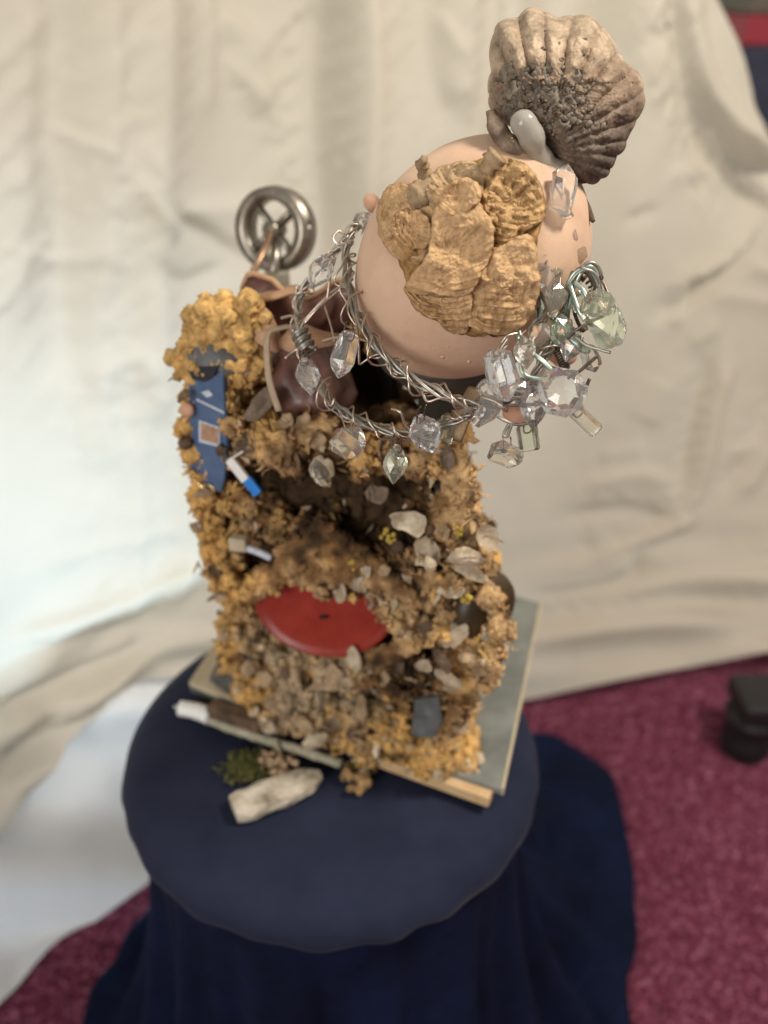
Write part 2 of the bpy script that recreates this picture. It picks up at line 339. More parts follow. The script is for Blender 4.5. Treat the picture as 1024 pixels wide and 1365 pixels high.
_seg = np.r_[0, np.cumsum(np.linalg.norm(np.diff(HEM, axis=0), axis=1))]; LEN = _seg[-1]
def hem_at(s):
    x = np.interp(s, _seg, HEM[:, 0]); y = np.interp(s, _seg, HEM[:, 1])
    e = 0.03; tx = np.interp(s+e, _seg, HEM[:, 0]) - np.interp(s-e, _seg, HEM[:, 0]); ty = np.interp(s+e, _seg, HEM[:, 1]) - np.interp(s-e, _seg, HEM[:, 1])
    l = np.hypot(tx, ty); return x, y, -ty/l, tx/l          # point and the direction away from the camera
def lean(h):
    return 0.20*(1 - np.exp(-h/0.16)) + 0.16*h
def sheet_pt(s, h):
    x, y, nx, ny = hem_at(s); L = lean(h)
    return np.stack([x + nx*L, y + ny*L, h], -1)
def hem_height(s):           # the front sheet's hem: lifted on the left where it is pulled up, on the floor elsewhere
    x, y, _, _ = hem_at(s)
    return np.interp(x, [-1.0, -.55, -.42, -.34, -.25, -.05, .2], [.03, .075, .145, .20, .22, .10, .012])
def build_sheet(name, s0, s1, hem, top, nu, nv, m, off, use_edge, label, noise_amp, seed):
    S = np.linspace(s0, s1, nu); T = np.linspace(0, 1, nv)**1.05
    Sg, Tg = np.meshgrid(S, T)
    H0 = hem(Sg); H = H0 + (top - H0)*Tg
    if use_edge:             # the right edge of the hanging sheet slants inwards towards the top
        lim = np.empty(nv)
        for j in range(nv):
            ss = np.linspace(1.2, LEN-.02, 160); p = sheet_pt(ss, np.full_like(ss, H[j, -1])); px, py = proj(p)
            edge = 930 + 0.42*np.maximum(py, -400) + 6*np.sin(py/40.0); ok = np.where(px > edge)[0]
            lim[j] = ss[ok[0]] if len(ok) else s1
        lim = np.minimum(lim, s1); lim = np.convolve(np.r_[[lim[0]]*4, lim, [lim[-1]]*4], np.ones(9)/9, 'valid')
        Sg = s0 + (Sg - s0)/(s1 - s0)*(lim[:, None] - s0); H = hem(Sg) + (top - hem(Sg))*Tg
    B = sheet_pt(Sg, H)
    du = np.gradient(B, axis=1); dv = np.gradient(B, axis=0); N = np.cross(du, dv); N /= np.linalg.norm(N, axis=2)[..., None] + 1e-9
    flip = np.sum(N*(CAM - B), axis=2) < 0; N[flip] *= -1
    px, py = proj(B); D = crease_field(px, py) if seed == 0 else np.zeros_like(px)
    if seed == 0:            # the hem lies in long level folds
        x = B[..., 0]; hh = H - hem(Sg)
        amp = np.interp(x, [-.6, .1, .25, 1.2], [.7, .6, 1, 1])*np.exp(-(hh/np.interp(x, [-.3, .2], [.09, .13]))**2)
        D += amp*(0.020*np.sin(hh*62 + 3*np.sin(Sg*3.1) + 1.1*np.sin(Sg*9)) + 0.010*np.sin(hh*115 + Sg*7))
        px2 = np.interp(x, [-.5, -.2, .1], [1, .6, 0])
        D += px2*0.005*np.exp(-((hh-.16)/.12)**2)*np.sin(hh*48 - Sg*5 + 1.0)
    else:
        D += 0.016*np.sin(Sg*21 + H*14 + 2*np.sin(H*9)) + 0.018*np.sin(Sg*13 + H*36) + .010*np.sin(Sg*34 + H*50)
    if seed == 0:            # soft hanging folds, stronger towards the top
        up = np.clip((H-.35)/.5, 0, 1)
        D += 1.4*up*(.020*np.sin(Sg*17 + .5*np.sin(H*3)) + .010*np.sin(Sg*31 + .8*np.sin(H*2+1)) + .014*np.sin(Sg*8.3 + H*1.2))
    W = np.empty_like(D)
    for j in range(D.shape[0]):
        for i in range(D.shape[1]):
            q = Vector((Sg[j, i]*1.0 + seed, H[j, i]*0.75, seed))
            r1 = 1 - abs(mnoise.noise(q*5.5)); r2 = 1 - abs(mnoise.noise(Vector((q.x*13 + q.y*6, q.y*11 - q.x*3, 3.1))))
            W[j, i] = (r1**3)*0.55 + (r2**4)*0.32 + 0.25*mnoise.noise(q*24) - .4
    D += noise_amp*W
    Pp = B + N*(D + off)[..., None]
    Pp[..., 2] = np.maximum(Pp[..., 2], 0.010)
    v = Pp.reshape(-1, 3)
    o = mesh_obj(name, v, grid_faces(nu, nv), m, label=label, cat='sheet')
    return o
build_sheet('backdrop_sheet', 0.10, LEN-.05, hem_height, 1.55, 330, 250, M['sheet'], 0.05, True,
            'large creased off white sheet hung as a backdrop behind the stool', .0028, 0)
build_sheet('under_sheet', 0.10, 1.30, lambda s: np.full_like(s, .012), 0.34, 150, 70, M['sheet2'], 0.012, False,
            'bluish white sheet layer showing below the lifted hem of the backdrop', .005, 4.7)

# ------------------------------------------------------------------ stool, its cover and the dark drape
SC = np.array([-.046, .5585]); SZ = 0.55; SR = 0.180; DC = np.array([-.047, .526])
stool = empty('stool', (SC[0], SC[1], 0), 'round stool hidden under a navy seat cover and dark drape', 'stool')
prof = [(0.0, SZ-.004), (SR-.03, SZ-.004), (SR-.010, SZ-.012), (SR-.005, SZ-.025), (SR-.012, SZ-.05), (0.0, SZ-.05)]
v = []; ns = 48
for r, z in prof:
    for k in range(ns):
        a = 2*math.pi*k/ns; v.append((SC[0]+max(r, .001)*math.cos(a), SC[1]+max(r, .001)*math.sin(a), z))
mesh_obj('seat', v, grid_faces(ns, len(prof), True), M['wood_leg'], stool)
for k in range(4):
    a = math.pi/4 + k*math.pi/2
    tp = np.array([SC[0]+.11*math.cos(a), SC[1]+.11*math.sin(a), SZ-.05]); bt = np.array([SC[0]+.15*math.cos(a), SC[1]+.15*math.sin(a), 0.0])
    mesh_obj('leg', *tube_data([bt, (bt+tp)/2, tp], [.014, .016, .018], 10), M['wood_leg'], stool)

# seat cover: a fitted cloth with a short gathered skirt
ns = 220; rings = [(0.002, 0), (.05, 0), (.09, .0), (.12, .0), (.140, .0004), (.154, .0022), (.165, .0060), (.173, .0120), (.1785, .0195), (.181, .027), (.181, .032), (.1795, .037), (.175, .041), (.166, .046)]
v = []
for j, (r, dz) in enumerate(rings):
    for k in range(ns):
        a = 2*math.pi*k/ns; c, s = math.cos(a), math.sin(a); rr = r; z = SZ - dz
        w = max(0, (j-8)/5.0)
        p = (c*3, s*3, 0.3)
        g = math.sin(a*23 + 2.2*mnoise.noise(Vector((c*2, s*2, 1))))
        rr += w*(0.0025*g + .004*mnoise.noise(Vector((c*6, s*6, 4))))
        if j >= 11: z -= (j-10)/3.0*(0.005*max(0, math.sin(a*11 + 3*mnoise.noise(Vector((c*1.7, s*1.7, 7))))) + .006*mnoise.noise(Vector((c*5, s*5, 2))))
        if j < 9: z += .0016*mnoise.noise(Vector((SC[0]+rr*c, SC[1]+rr*s, .2))*14) + .0007*mnoise.noise(Vector((rr*c, rr*s, .7))*45)
        v.append((SC[0]+rr*c, SC[1]+rr*s, z))
o = mesh_obj('seat_cover', v, grid_faces(ns, len(rings), True)+[tuple(range(ns))], M['seat'],
             label='smooth navy fabric cover with gathered skirt stretched over the round stool seat', cat='seat cover')
md = o.modifiers.new('thick', 'SOLIDIFY'); md.thickness = 0.0012; md.offset = 1

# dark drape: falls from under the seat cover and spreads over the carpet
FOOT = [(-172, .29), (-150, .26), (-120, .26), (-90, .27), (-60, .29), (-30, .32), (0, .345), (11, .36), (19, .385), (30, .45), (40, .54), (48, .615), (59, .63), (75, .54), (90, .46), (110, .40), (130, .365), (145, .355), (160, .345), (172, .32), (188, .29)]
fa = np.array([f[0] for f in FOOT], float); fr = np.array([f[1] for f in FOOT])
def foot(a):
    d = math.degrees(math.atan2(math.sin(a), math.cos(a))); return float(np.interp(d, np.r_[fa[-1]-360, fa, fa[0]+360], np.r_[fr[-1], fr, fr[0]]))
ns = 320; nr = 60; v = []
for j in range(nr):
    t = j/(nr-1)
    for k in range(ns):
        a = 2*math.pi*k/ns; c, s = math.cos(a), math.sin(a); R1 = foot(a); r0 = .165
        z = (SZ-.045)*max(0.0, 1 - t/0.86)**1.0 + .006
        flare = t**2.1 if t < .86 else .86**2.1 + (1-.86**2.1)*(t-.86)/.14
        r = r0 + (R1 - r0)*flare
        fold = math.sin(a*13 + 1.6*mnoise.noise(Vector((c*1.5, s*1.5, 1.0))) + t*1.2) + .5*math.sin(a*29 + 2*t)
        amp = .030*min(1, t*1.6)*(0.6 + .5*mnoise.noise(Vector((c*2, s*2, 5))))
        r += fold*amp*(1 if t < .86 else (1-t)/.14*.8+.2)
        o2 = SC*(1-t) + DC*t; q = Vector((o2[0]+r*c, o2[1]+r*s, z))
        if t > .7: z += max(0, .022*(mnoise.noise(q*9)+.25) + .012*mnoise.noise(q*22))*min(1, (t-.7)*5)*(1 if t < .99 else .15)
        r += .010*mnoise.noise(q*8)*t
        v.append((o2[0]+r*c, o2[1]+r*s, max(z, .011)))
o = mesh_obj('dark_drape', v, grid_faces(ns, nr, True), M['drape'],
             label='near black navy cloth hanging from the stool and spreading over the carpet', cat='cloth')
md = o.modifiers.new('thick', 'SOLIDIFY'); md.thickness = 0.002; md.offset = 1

# ------------------------------------------------------------------ things at the edge of the picture
c = onz(990, 1000, 0)
ft = empty('furniture_foot', (c[0], c[1], 0), 'black furniture foot standing on the carpet beside the sheet hem', 'furniture')
prof = [(.0, 0), (.034, 0), (.040, .012), (.040, .035), (.033, .05), (.036, .07), (.045, .085), (.0, .085)]
v = []
for r, z in prof:
    for k in range(20):
        a = 2*math.pi*k/20; v.append((c[0]+max(r, .0005)*math.cos(a), c[1]+max(r, .0005)*math.sin(a), z))
mesh_obj('turned_foot', v, grid_faces(20, len(prof), True), M['black'], ft)
o = mesh_obj('rail', *box_data((c[0]+.22, c[1]+.01, .105), .50, .09, .04), M['black'], ft, smooth=False); bevel(o, .008, 3)

bx0 = P(1035, 40, 2.05)
shelfz = 0
tbl = empty('side_cabinet', (bx0[0]+.12, bx0[1]+.1, 0), 'dark side cabinet behind the edge of the backdrop sheet', 'cabinet')
def zat(px, py, y):
    r = ray(px, py); return CAM[2] + r[2]*(y/r[1])
yb = bx0[1] - .06
z1 = zat(1010, 185, yb); z2 = zat(1010, 62, yb); z3 = zat(1010, 20, yb); z4 = zat(1010, -60, yb)
cxb = bx0[0] + .13
o = mesh_obj('carcass', *box_data((cxb, yb+.16, (z1-.05)/2), .46, .34, z1-.05), M['black'], tbl, smooth=False); bevel(o, .006)
o = mesh_obj('top', *box_data((cxb, yb+.155, z1-.0255), .50, .37, .047), M['boxnavy'], tbl, smooth=False); bevel(o, .006)
o = mesh_obj('box', *box_data((cxb, yb+.16, (z1+z2)/2), .44, .30, z2-z1-.002), M['boxnavy'], smooth=False, label='navy box on the dark cabinet beside the sheet edge', cat='box'); bevel(o, .004)
o = mesh_obj('box', *box_data((cxb+.01, yb+.16, (z2+z3)/2), .46, .30, z3-z2-.002), M['boxred'], smooth=False, label='flat red box between the navy box and the brown box', cat='box'); bevel(o, .004)
o = mesh_obj('box', *box_data((cxb-.005, yb+.16, (z3+z4)/2), .43, .28, z4-z3-.002), M['boxgrey'], smooth=False, label='grey brown box lying on the flat red box', cat='box'); bevel(o, .004)

# ------------------------------------------------------------------ the sculpture
YAW = math.radians(-20)
EX = np.array([math.cos(YAW), math.sin(YAW), 0]); EY = np.array([-math.sin(YAW), math.cos(YAW), 0]); EZ = np.array([0, 0, 1.0])
TZ = 0.574                                  # top of the base tile
B0 = np.array([-.02, .523, TZ])             # foot of the body's front face
def onfront(px, py, out=0.0):               # a pixel on the body's front face, pulled out towards the viewer's side
    return onplane(px, py, B0 - EY*out, EY)
def loc(p):
    d = np.asarray(p) - B0; return np.array([d @ EX, d @ EY, d @ EZ])
def wld(x, y, z): return B0 + EX*x + EY*y + EZ*z

sc = empty('assemblage_sculpture', tuple(wld(-.02, .07, TZ*0-.018)), 'tall found object sculpture of ochre foam, egg head and seashell on slate tile', 'sculpture')

# --- base
c_fr = onz(668, 1052, TZ); c_fl = onz(252, 915, TZ); c_br = onz(720, 803, TZ)
c_bl = c_fl + (c_br - c_fr)
base = mesh_obj('base_tile', [*(np.array(q)-EZ*.007 for q in (c_fl, c_fr, c_br, c_bl)), c_fl, c_fr, c_br, c_bl],
                [(0, 3, 2, 1), (4, 5, 6, 7), (0, 1, 5, 4), (1, 2, 6, 5), (2, 3, 7, 6), (3, 0, 4, 7)], M['tile'], sc, smooth=False); bevel(base, .0012)
er = norm(c_br - c_fr); ef = norm(c_fr - c_fl)
# pale edge of the tile
o = mesh_obj('edge_strip', *box_data((c_fr+c_br)/2 + ef*.0012 - EZ*.0035, .0022, np.linalg.norm(c_br-c_fr)*.99, .0075, np.array([ef, er, EZ])), M['cream'], base, smooth=False)
a = onz(508, 1010, TZ-.010); b = onz(655, 1063, TZ-.010)
ax = np.array([norm(b-a), np.cross(EZ, norm(b-a)), EZ])
o = mesh_obj('front_strip', *box_data((a+b)/2 + EZ*.000, np.linalg.norm(b-a), .013, .011, ax), M['edge_wood'], base, smooth=False); bevel(o, .0012)
# under board that lifts the tile off the seat
cc = (c_fl+c_br)/2
o = mesh_obj('under_board', *box_data(np.array([cc[0]-.035, cc[1]-.01, (SZ+.002+TZ-.007)/2]), .20, .18, TZ-.007-SZ-.002, np.array([EX, EY, EZ])), M['core'], base, smooth=False)
# cream corner board on the left
q = [onz(252, 912, TZ+.003), onz(330, 945, TZ+.003), onz(345, 890, TZ+.003), onz(285, 862, TZ+.003)]
o = mesh_obj('cream_board', [*(p-EZ*.0025 for p in q), *(p+EZ*.003 for p in q)], [(0, 3, 2, 1), (4, 5, 6, 7), (0, 1, 5, 4), (1, 2, 6, 5), (2, 3, 7, 6), (3, 0, 4, 7)], M['cream'], base, smooth=False); bevel(o, .001)
q = [onz(279, 905, TZ+.0085), onz(312, 930, TZ+.0085), onz(322, 890, TZ+.0085), onz(290, 882, TZ+.0085)]
mesh_obj('grey_patch', [*(p-EZ*.0022 for p in q), *(p for p in q)], [(0, 3, 2, 1), (4, 5, 6, 7), (0, 1, 5, 4), (1, 2, 6, 5), (2, 3, 7, 6), (3, 0, 4, 7)], M['greyplaque'], base, smooth=False)
# lichen stick along the front edge with a white plastic end
pts = [onz(262, 952, TZ-.006), onz(330, 978, TZ-.007), onz(400, 1000, TZ-.008), onz(455, 1018, TZ-.009)]
mesh_obj('lichen_stick', *tube_data(smooth_path(pts, 8), .0042, 10, jitter=.35), M['stick'], base)
pts = [onz(240, 944, TZ-.002), onz(262, 948, TZ-.002), onz(280, 955, TZ-.003)]
mesh_obj('white_cap', *tube_data(smooth_path(pts, 5), [.0068]*5+[.0072]*6, 14), M['whiteplastic'], base)
pts = [onz(232, 942, TZ-.002), onz(242, 944, TZ-.002)]
mesh_obj('cap_pin', *tube_data(np.array(pts), .0011, 8), M['silverprint'], base)
o = mesh_obj('dark_strip', *box_data((onz(285, 945, TZ+.002)+onz(345, 965, TZ+.002))/2, .052, .014, .012, np.array([norm(onz(345, 965, TZ)-onz(285, 945, TZ)), np.cross(EZ, norm(onz(345, 965, TZ)-onz(285, 945, TZ))), EZ])), M['chip_brown'], base, smooth=False); bevel(o, .002)

# --- body: dark core board and a fused mass of foam lumps with hollows between them
XL, XR, HT, DP = -.118, .092, .318, .125
core = mesh_obj('body_core', *box_data(wld(-.030, .07, (HT-.062)/2+.002), .135, DP-.045, HT-.062, np.array([EX, EY, EZ])), M['core'], sc, smooth=False)
mesh_obj('core_back', *box_data(wld(-.060, DP-.014, HT/2-.006), .10, .012, HT-.016, np.array([EX, EY, EZ])), M['core'], core, smooth=False)
def uv(px, py):
    l = loc(onfront(px, py)); return l[0], l[2]
# hollows: centre and radii in photo pixels on the front face
HOLL = [(398, 655, 56, 34), (490, 683, 46, 42), (335, 640, 24, 26), (440, 640, 30, 14), (575, 642, 17, 30), (345, 742, 46, 17), (275, 565, 34, 92),
        (434, 827, 110, 47), (330, 500, 26, 60), (560, 865, 26, 30), (650, 812, 46, 34), (565, 955, 22, 28), (530, 640, 30, 40), (300, 690, 26, 24), (470, 930, 16, 10), (455, 715, 20, 20)]
HU = []
for hx, hy, ra, rb in HOLL:
    u0, w0 = uv(hx, hy); u1, _ = uv(hx+ra, hy); _, w1 = uv(hx, hy+rb); HU.append((u0, w0, abs(u1-u0), abs(w1-w0)))
def hollow(x, z):
    return min(((x-u)/a)**2 + ((z-w)/b)**2 for u, w, a, b in HU)
def edgeL(z): return np.interp(z, [0, .05, .12, .20, .26, .318], [-.100, -.118, -.120, -.126, -.132, -.122])
def edgeR(z): return np.interp(z, [0, .06, .10, .135, .165, .19, .25, .318], [.076, .088, .104, .116, .114, .098, .082, .070])
def lump(center, r, amp=.45, sub=2, ax=(1, 1, 1), seed=None):
    bv, bf = ico(sub); s = random.uniform(0, 50) if seed is None else seed; R = rand_rot()
    d = np.array([1 + amp*(mnoise.noise(Vector(q*1.7) + Vector((s, s*.3, 0))) + .5*mnoise.noise(Vector(q*4.1) + Vector((s, 0, 2))))for q in bv])
    return (np.asarray(center) + ((bv*np.array(ax))*d[:, None]*r) @ R.T), bf
lumps = []; gold = []; dark = []
def keep_clear(p):                           # the notch in the top where the pouch and the head's cup sit
    l = loc(p); x = l[0]
    lim = np.interp(x, [-.074, -.068, .03, .07, .085], [HT+.01, .286, .290, .294, HT]) - np.clip(l[1]-.012, 0, .03)*.8
    return l[2] > lim and l[1] < .085
def put(p, r):
    if not keep_clear(p): lumps.append(lump(p, r, .55))
for _ in range(3600):
    z = random.uniform(-.002, HT); x = random.uniform(edgeL(z), edgeR(z)); hv = hollow(x, z)
    if hv < 1: continue
    out = .003 + .022*fbm((x, z, 1.0), 30, 3) + random.uniform(-.014, .005)
    if hv < 1.5: out -= .005
    put(wld(x, -out, z), random.uniform(.0024, .0068))
for _ in range(1300):                         # sides, back and top
    z = random.uniform(0, HT); y = random.uniform(0.0, DP)
    w = random.choice((0, 1, 1, 0, 2))
    if w == 0: p = wld(edgeL(z) + random.uniform(0, .012), y, z)
    elif w == 1: p = wld(edgeR(z) - random.uniform(.004, .014) - .40*y, y, z)
    else: p = wld(random.uniform(XL, .03), DP - random.uniform(0, .01), z)
    put(p, random.uniform(.005, .010))
for _ in range(700):
    y = random.uniform(.0, DP); x = random.uniform(XL, .062-.4*y)
    q = wld(x, y, HT); top = HT - random.uniform(-.003, .012)
    if keep_clear(q): top = float(np.interp(x, [-.068, .03, .08], [.262, .266, .274])) - random.uniform(0, .008)
    put(wld(x, y, top), random.uniform(.004, .008))
for _ in range(420):                         # a skirt of foam at the foot, running onto the tile
    px_ = random.uniform(510, 632); py_ = random.uniform(945, 1026)
    if py_ > 985 + (px_-500)*.36 or ((px_-565)/24)**2 + ((py_-958)/30)**2 < 1: continue
    put(onz(px_, py_, TZ) + EZ*random.uniform(0, .006), random.uniform(.003, .007))
for _ in range(200):
    x = random.uniform(-.085, .08); put(wld(x, -random.uniform(0, .012), random.uniform(0, .012)), random.uniform(.003, .006))
V, Fc = merge(lumps)
tmp = mesh_obj('tmp', V, Fc, None, smooth=False)
md = tmp.modifiers.new('r', 'REMESH'); md.mode = 'VOXEL'; md.voxel_size = 0.0013
dg = bpy.context.evaluated_depsgraph_get(); me = bpy.data.meshes.new_from_object(tmp.evaluated_get(dg))
bpy.data.objects.remove(tmp)
co = np.empty(len(me.vertices)*3); me.vertices.foreach_get('co', co); co = co.reshape(-1, 3)
no = np.empty(len(me.vertices)*3); me.vertices.foreach_get('normal', no); no = no.reshape(-1, 3)
D = np.array([.0020*mnoise.noise(Vector(p*230)) + .0017*mnoise.noise(Vector(p*480)) + .0012*(abs(mnoise.noise(Vector(p*800)))-.3) for p in co])
co += no*D[:, None]; me.vertices.foreach_set('co', co.ravel()); me.update()
GOLD, TAN, BROWN, DARK, GREYT = (np.array(c) for c in ((.67, .40, .135), (.53, .34, .165), (.22, .115, .045), (.045, .025, .012), (.45, .34, .215)))
def ell(x, z, cx_, cz_, a, b): return np.clip(1 - np.hypot((x-cx_)/a, (z-cz_)/b), 0, 1)
def foam_col(pts):
    L = pts - B0; X = L @ EX; Y = L @ EY; Z = L @ EZ
    n1 = np.array([mnoise.noise(Vector(p*32)) for p in pts]); n2 = np.array([mnoise.noise(Vector(p*95) + Vector((5, 1, 2))) for p in pts]); n3 = np.array([mnoise.noise(Vector(p*55) + Vector((9, 4, 7))) for p in pts])
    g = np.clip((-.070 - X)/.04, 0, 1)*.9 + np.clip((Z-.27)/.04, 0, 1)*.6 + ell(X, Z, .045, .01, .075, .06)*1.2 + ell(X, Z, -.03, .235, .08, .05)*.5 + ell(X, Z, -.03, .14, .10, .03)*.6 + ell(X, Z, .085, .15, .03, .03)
    d = ell(X, Z, .000, .215, .085, .070)*1.5 + ell(X, Z, .045, .085, .055, .06)*1.3 + ell(X, Z, -.07, .18, .035, .06)*.8 + np.clip((Y-.006)/.012, 0, 1)*(Z < HT-.03)*.6*(X > -.1)*(X < .08)  # brown patches, plus the shade of recesses mixed into the foam colour
    w = ell(X, Z, -.04, .055, .11, .085)*1.5 + ell(X, Z, .05, .13, .06, .05)*.6
    sg = lambda v: 1/(1+np.exp(-v*7))
    c = np.tile(TAN, (len(pts), 1))
    def mixc(c, col, f): return c*(1-f[:, None]) + col*f[:, None]
    c = mixc(c, GREYT, sg(w + n3*.9 - .55)); c = mixc(c, GOLD, sg(g + n1*1.0 + n2*.4 - .45))
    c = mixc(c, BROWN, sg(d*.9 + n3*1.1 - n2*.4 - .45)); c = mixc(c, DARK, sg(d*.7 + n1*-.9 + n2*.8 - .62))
    return c
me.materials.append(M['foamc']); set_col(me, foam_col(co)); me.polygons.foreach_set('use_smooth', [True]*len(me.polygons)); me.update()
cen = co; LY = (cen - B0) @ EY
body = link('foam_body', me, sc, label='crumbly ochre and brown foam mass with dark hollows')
def stuff_obj(name, datas, parent):
    V, Fc = merge(datas); o = mesh_obj(name, V, Fc, M['foamc'], parent, kind='stuff'); set_col(o.data, foam_col(np.array(V))); return o
def fused(name, datas, parent, voxel, amp, fr, kind=None, col=None):
    V, Fc = merge(datas); tmp = mesh_obj('tmp', V, Fc, None); md = tmp.modifiers.new('r', 'REMESH'); md.mode = 'VOXEL'; md.voxel_size = voxel
    dg = bpy.context.evaluated_depsgraph_get(); me = bpy.data.meshes.new_from_object(tmp.evaluated_get(dg)); bpy.data.objects.remove(tmp)
    co = np.empty(len(me.vertices)*3); me.vertices.foreach_get('co', co); co = co.reshape(-1, 3); no = np.empty(len(me.vertices)*3); me.vertices.foreach_get('normal', no); no = no.reshape(-1, 3)
    co = co + no*np.array([amp*mnoise.noise(Vector(p*fr)) + amp*.75*mnoise.noise(Vector(p*fr*2.1)) for p in co])[:, None]
    me.vertices.foreach_set('co', co.ravel()); me.materials.append(M['foamc'])
    set_col(me, foam_col(co) if col is None else np.array(col)*(1 + .35*np.array([mnoise.noise(Vector(p*120)) for p in co]))[:, None])
    me.polygons.foreach_set('use_smooth', [True]*len(me.polygons)); me.update()
    return link(name, me, parent, kind=kind)
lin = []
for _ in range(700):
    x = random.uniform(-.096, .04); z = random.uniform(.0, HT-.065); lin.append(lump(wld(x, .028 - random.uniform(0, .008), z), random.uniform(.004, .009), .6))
fused('hollow_shade_lumps', lin, body, .0016, .0020, 260, 'stuff', (.055, .030, .014))  # added dark lumps: the deep shade of the hollows put into their colour
# loose crumbs and curled shreds stuck on the mass
crumbs, shreds = [], []
def surf_pick():
    while True:
        i = random.randrange(len(cen))
        if LY[i] < .02 or random.random() < .12: return i
for _ in range(3200):
    p = cen[surf_pick()]; r = random.uniform(.0010, .0030)
    crumbs.append(lump(p + norm(rng.normal(size=3))*.002, r, .6, 1, (random.uniform(.4, 1), 1, random.uniform(.8, 2.2))))
for _ in range(2400):
    p = cen[surf_pick()] + rng.normal(size=3)*.0015; d = norm(rng.normal(size=3) + np.array([0, -.5, 0])); l = random.uniform(.005, .015)
    pts = [p]
    for k in range(5):
        d = norm(d + rng.normal(size=3)*.7); pts.append(pts[-1] + d*l/5)
    shreds.append(tube_data(np.array(pts), np.array([.0010, .0013, .0013, .0011, .0009, .0003])*random.uniform(.6, 1.4), 4, .5))
flk, fcols = [], []
FC = [np.array(c) for c in ((.62, .50, .34), (.46, .36, .25), (.44, .29, .13), (.62, .39, .13), (.16, .10, .055), (.40, .33, .24), (.56, .45, .31))]
for _ in range(1300):
    p = cen[surf_pick()]; l = loc(p); wt = .25 + .75*(l[2] < .10) + .5*(.10 < l[2] < .18 and l[0] > 0)
    if random.random() > wt: continue
    w, h = random.uniform(.004, .015), random.uniform(.003, .010); nr = norm(-EY + EZ*.5 + rng.normal(size=3)*.55); t = norm(np.cross(rng.normal(size=3), nr)); u = np.cross(nr, t)
    k = random.randint(5, 7); ang = np.sort(rng.uniform(0, 6.28, k)); pc = p + nr*.0022; c = FC[rng.integers(len(FC))]*random.uniform(.7, 1.15)
    ring = [pc + t*math.cos(a)*w/2*random.uniform(.8, 1.1) + u*math.sin(a)*h/2*random.uniform(.8, 1.1) + nr*random.uniform(-.001, .0012) for a in ang]
    vv = [pc + nr*.0012, *ring, pc - nr*.0002, *(q - nr*.0007 for q in ring)]
    ff = [(0, 1+i, 1+(i+1) % k) for i in range(k)] + [(k+1, k+2+(i+1) % k, k+2+i) for i in range(k)] + [(1+i, k+2+i, k+2+(i+1) % k, 1+(i+1) % k) for i in range(k)]
    flk.append((vv, ff)); fcols += [c]*len(vv)
V, Fc = merge(flk); o = mesh_obj('bark_flakes', V, Fc, M['foamc'], body, smooth=False, kind='stuff'); set_col(o.data, np.array(fcols))
stuff_obj('foam_crumbs', crumbs, body); stuff_obj('foam_shreds', shreds, body)

# --- shell fragments and chips set into the front
def chip_data(center, nrm, up, w, h, cup, th, seed, ragged=.25):
    nrm = norm(nrm); t = norm(np.cross(up, nrm)); u = np.cross(nrm, t); rs = random.Random(seed)
    nk = rs.randint(5, 8); ka = np.sort([2*math.pi*(q+rs.uniform(-.3, .3))/nk for q in range(nk)]); kr = np.array([rs.uniform(1-ragged*1.1, 1.12) for _ in range(nk)])
    na, nr_ = 22, 6; top = []; bot = []; ox, oy = rs.uniform(-.7, .7), rs.uniform(-1.0, -.5); tilt = rs.uniform(-.25, .25)
    for j in range(nr_):
        r = (j+.15)/(nr_-1+.15)
        for k in range(na):
            a = 2*math.pi*k/na
            kk = np.r_[ka[-1]-2*math.pi, ka, ka[0]+2*math.pi]; kq = np.r_[kr[-1], kr, kr[0]]; i1 = min(max(int(np.searchsorted(kk, a)), 1), len(kk)-1); a0_, a1_, r0_, r1_ = kk[i1-1], kk[i1], kq[i1-1], kq[i1]
            R = r0_*r1_*math.sin(a1_-a0_)/max(.05, r0_*math.sin(a-a0_) + r1_*math.sin(a1_-a)) + ragged*.25*mnoise.noise(Vector((math.cos(a)*4.5, math.sin(a)*4.5, seed+9)))
            fx, fy = math.cos(a)*R*r, math.sin(a)*R*r; x = fx*w/2; y = fy*h/2
            z = cup*(1-fx*fx-.7*fy*fy) + tilt*x + .00045*math.sin(math.hypot(fx-ox, fy-oy)*17 + seed) + .0012*mnoise.noise(Vector((x*160, y*160, seed)))
            p = center + t*x + u*y + nrm*z; top.append(p); bot.append(p - nrm*th*(1 - .6*r*r))
    n = na*nr_; f = grid_faces(na, nr_, True); f2 = [tuple(i+n for i in q[::-1]) for q in f]
    side = [((nr_-1)*na+k, (nr_-1)*na+(k+1) % na, n+(nr_-1)*na+(k+1) % na, n+(nr_-1)*na+k) for k in range(na)]
    return top+bot, f+f2+side+[tuple(range(na))[::-1], tuple(n+k for k in range(na))]
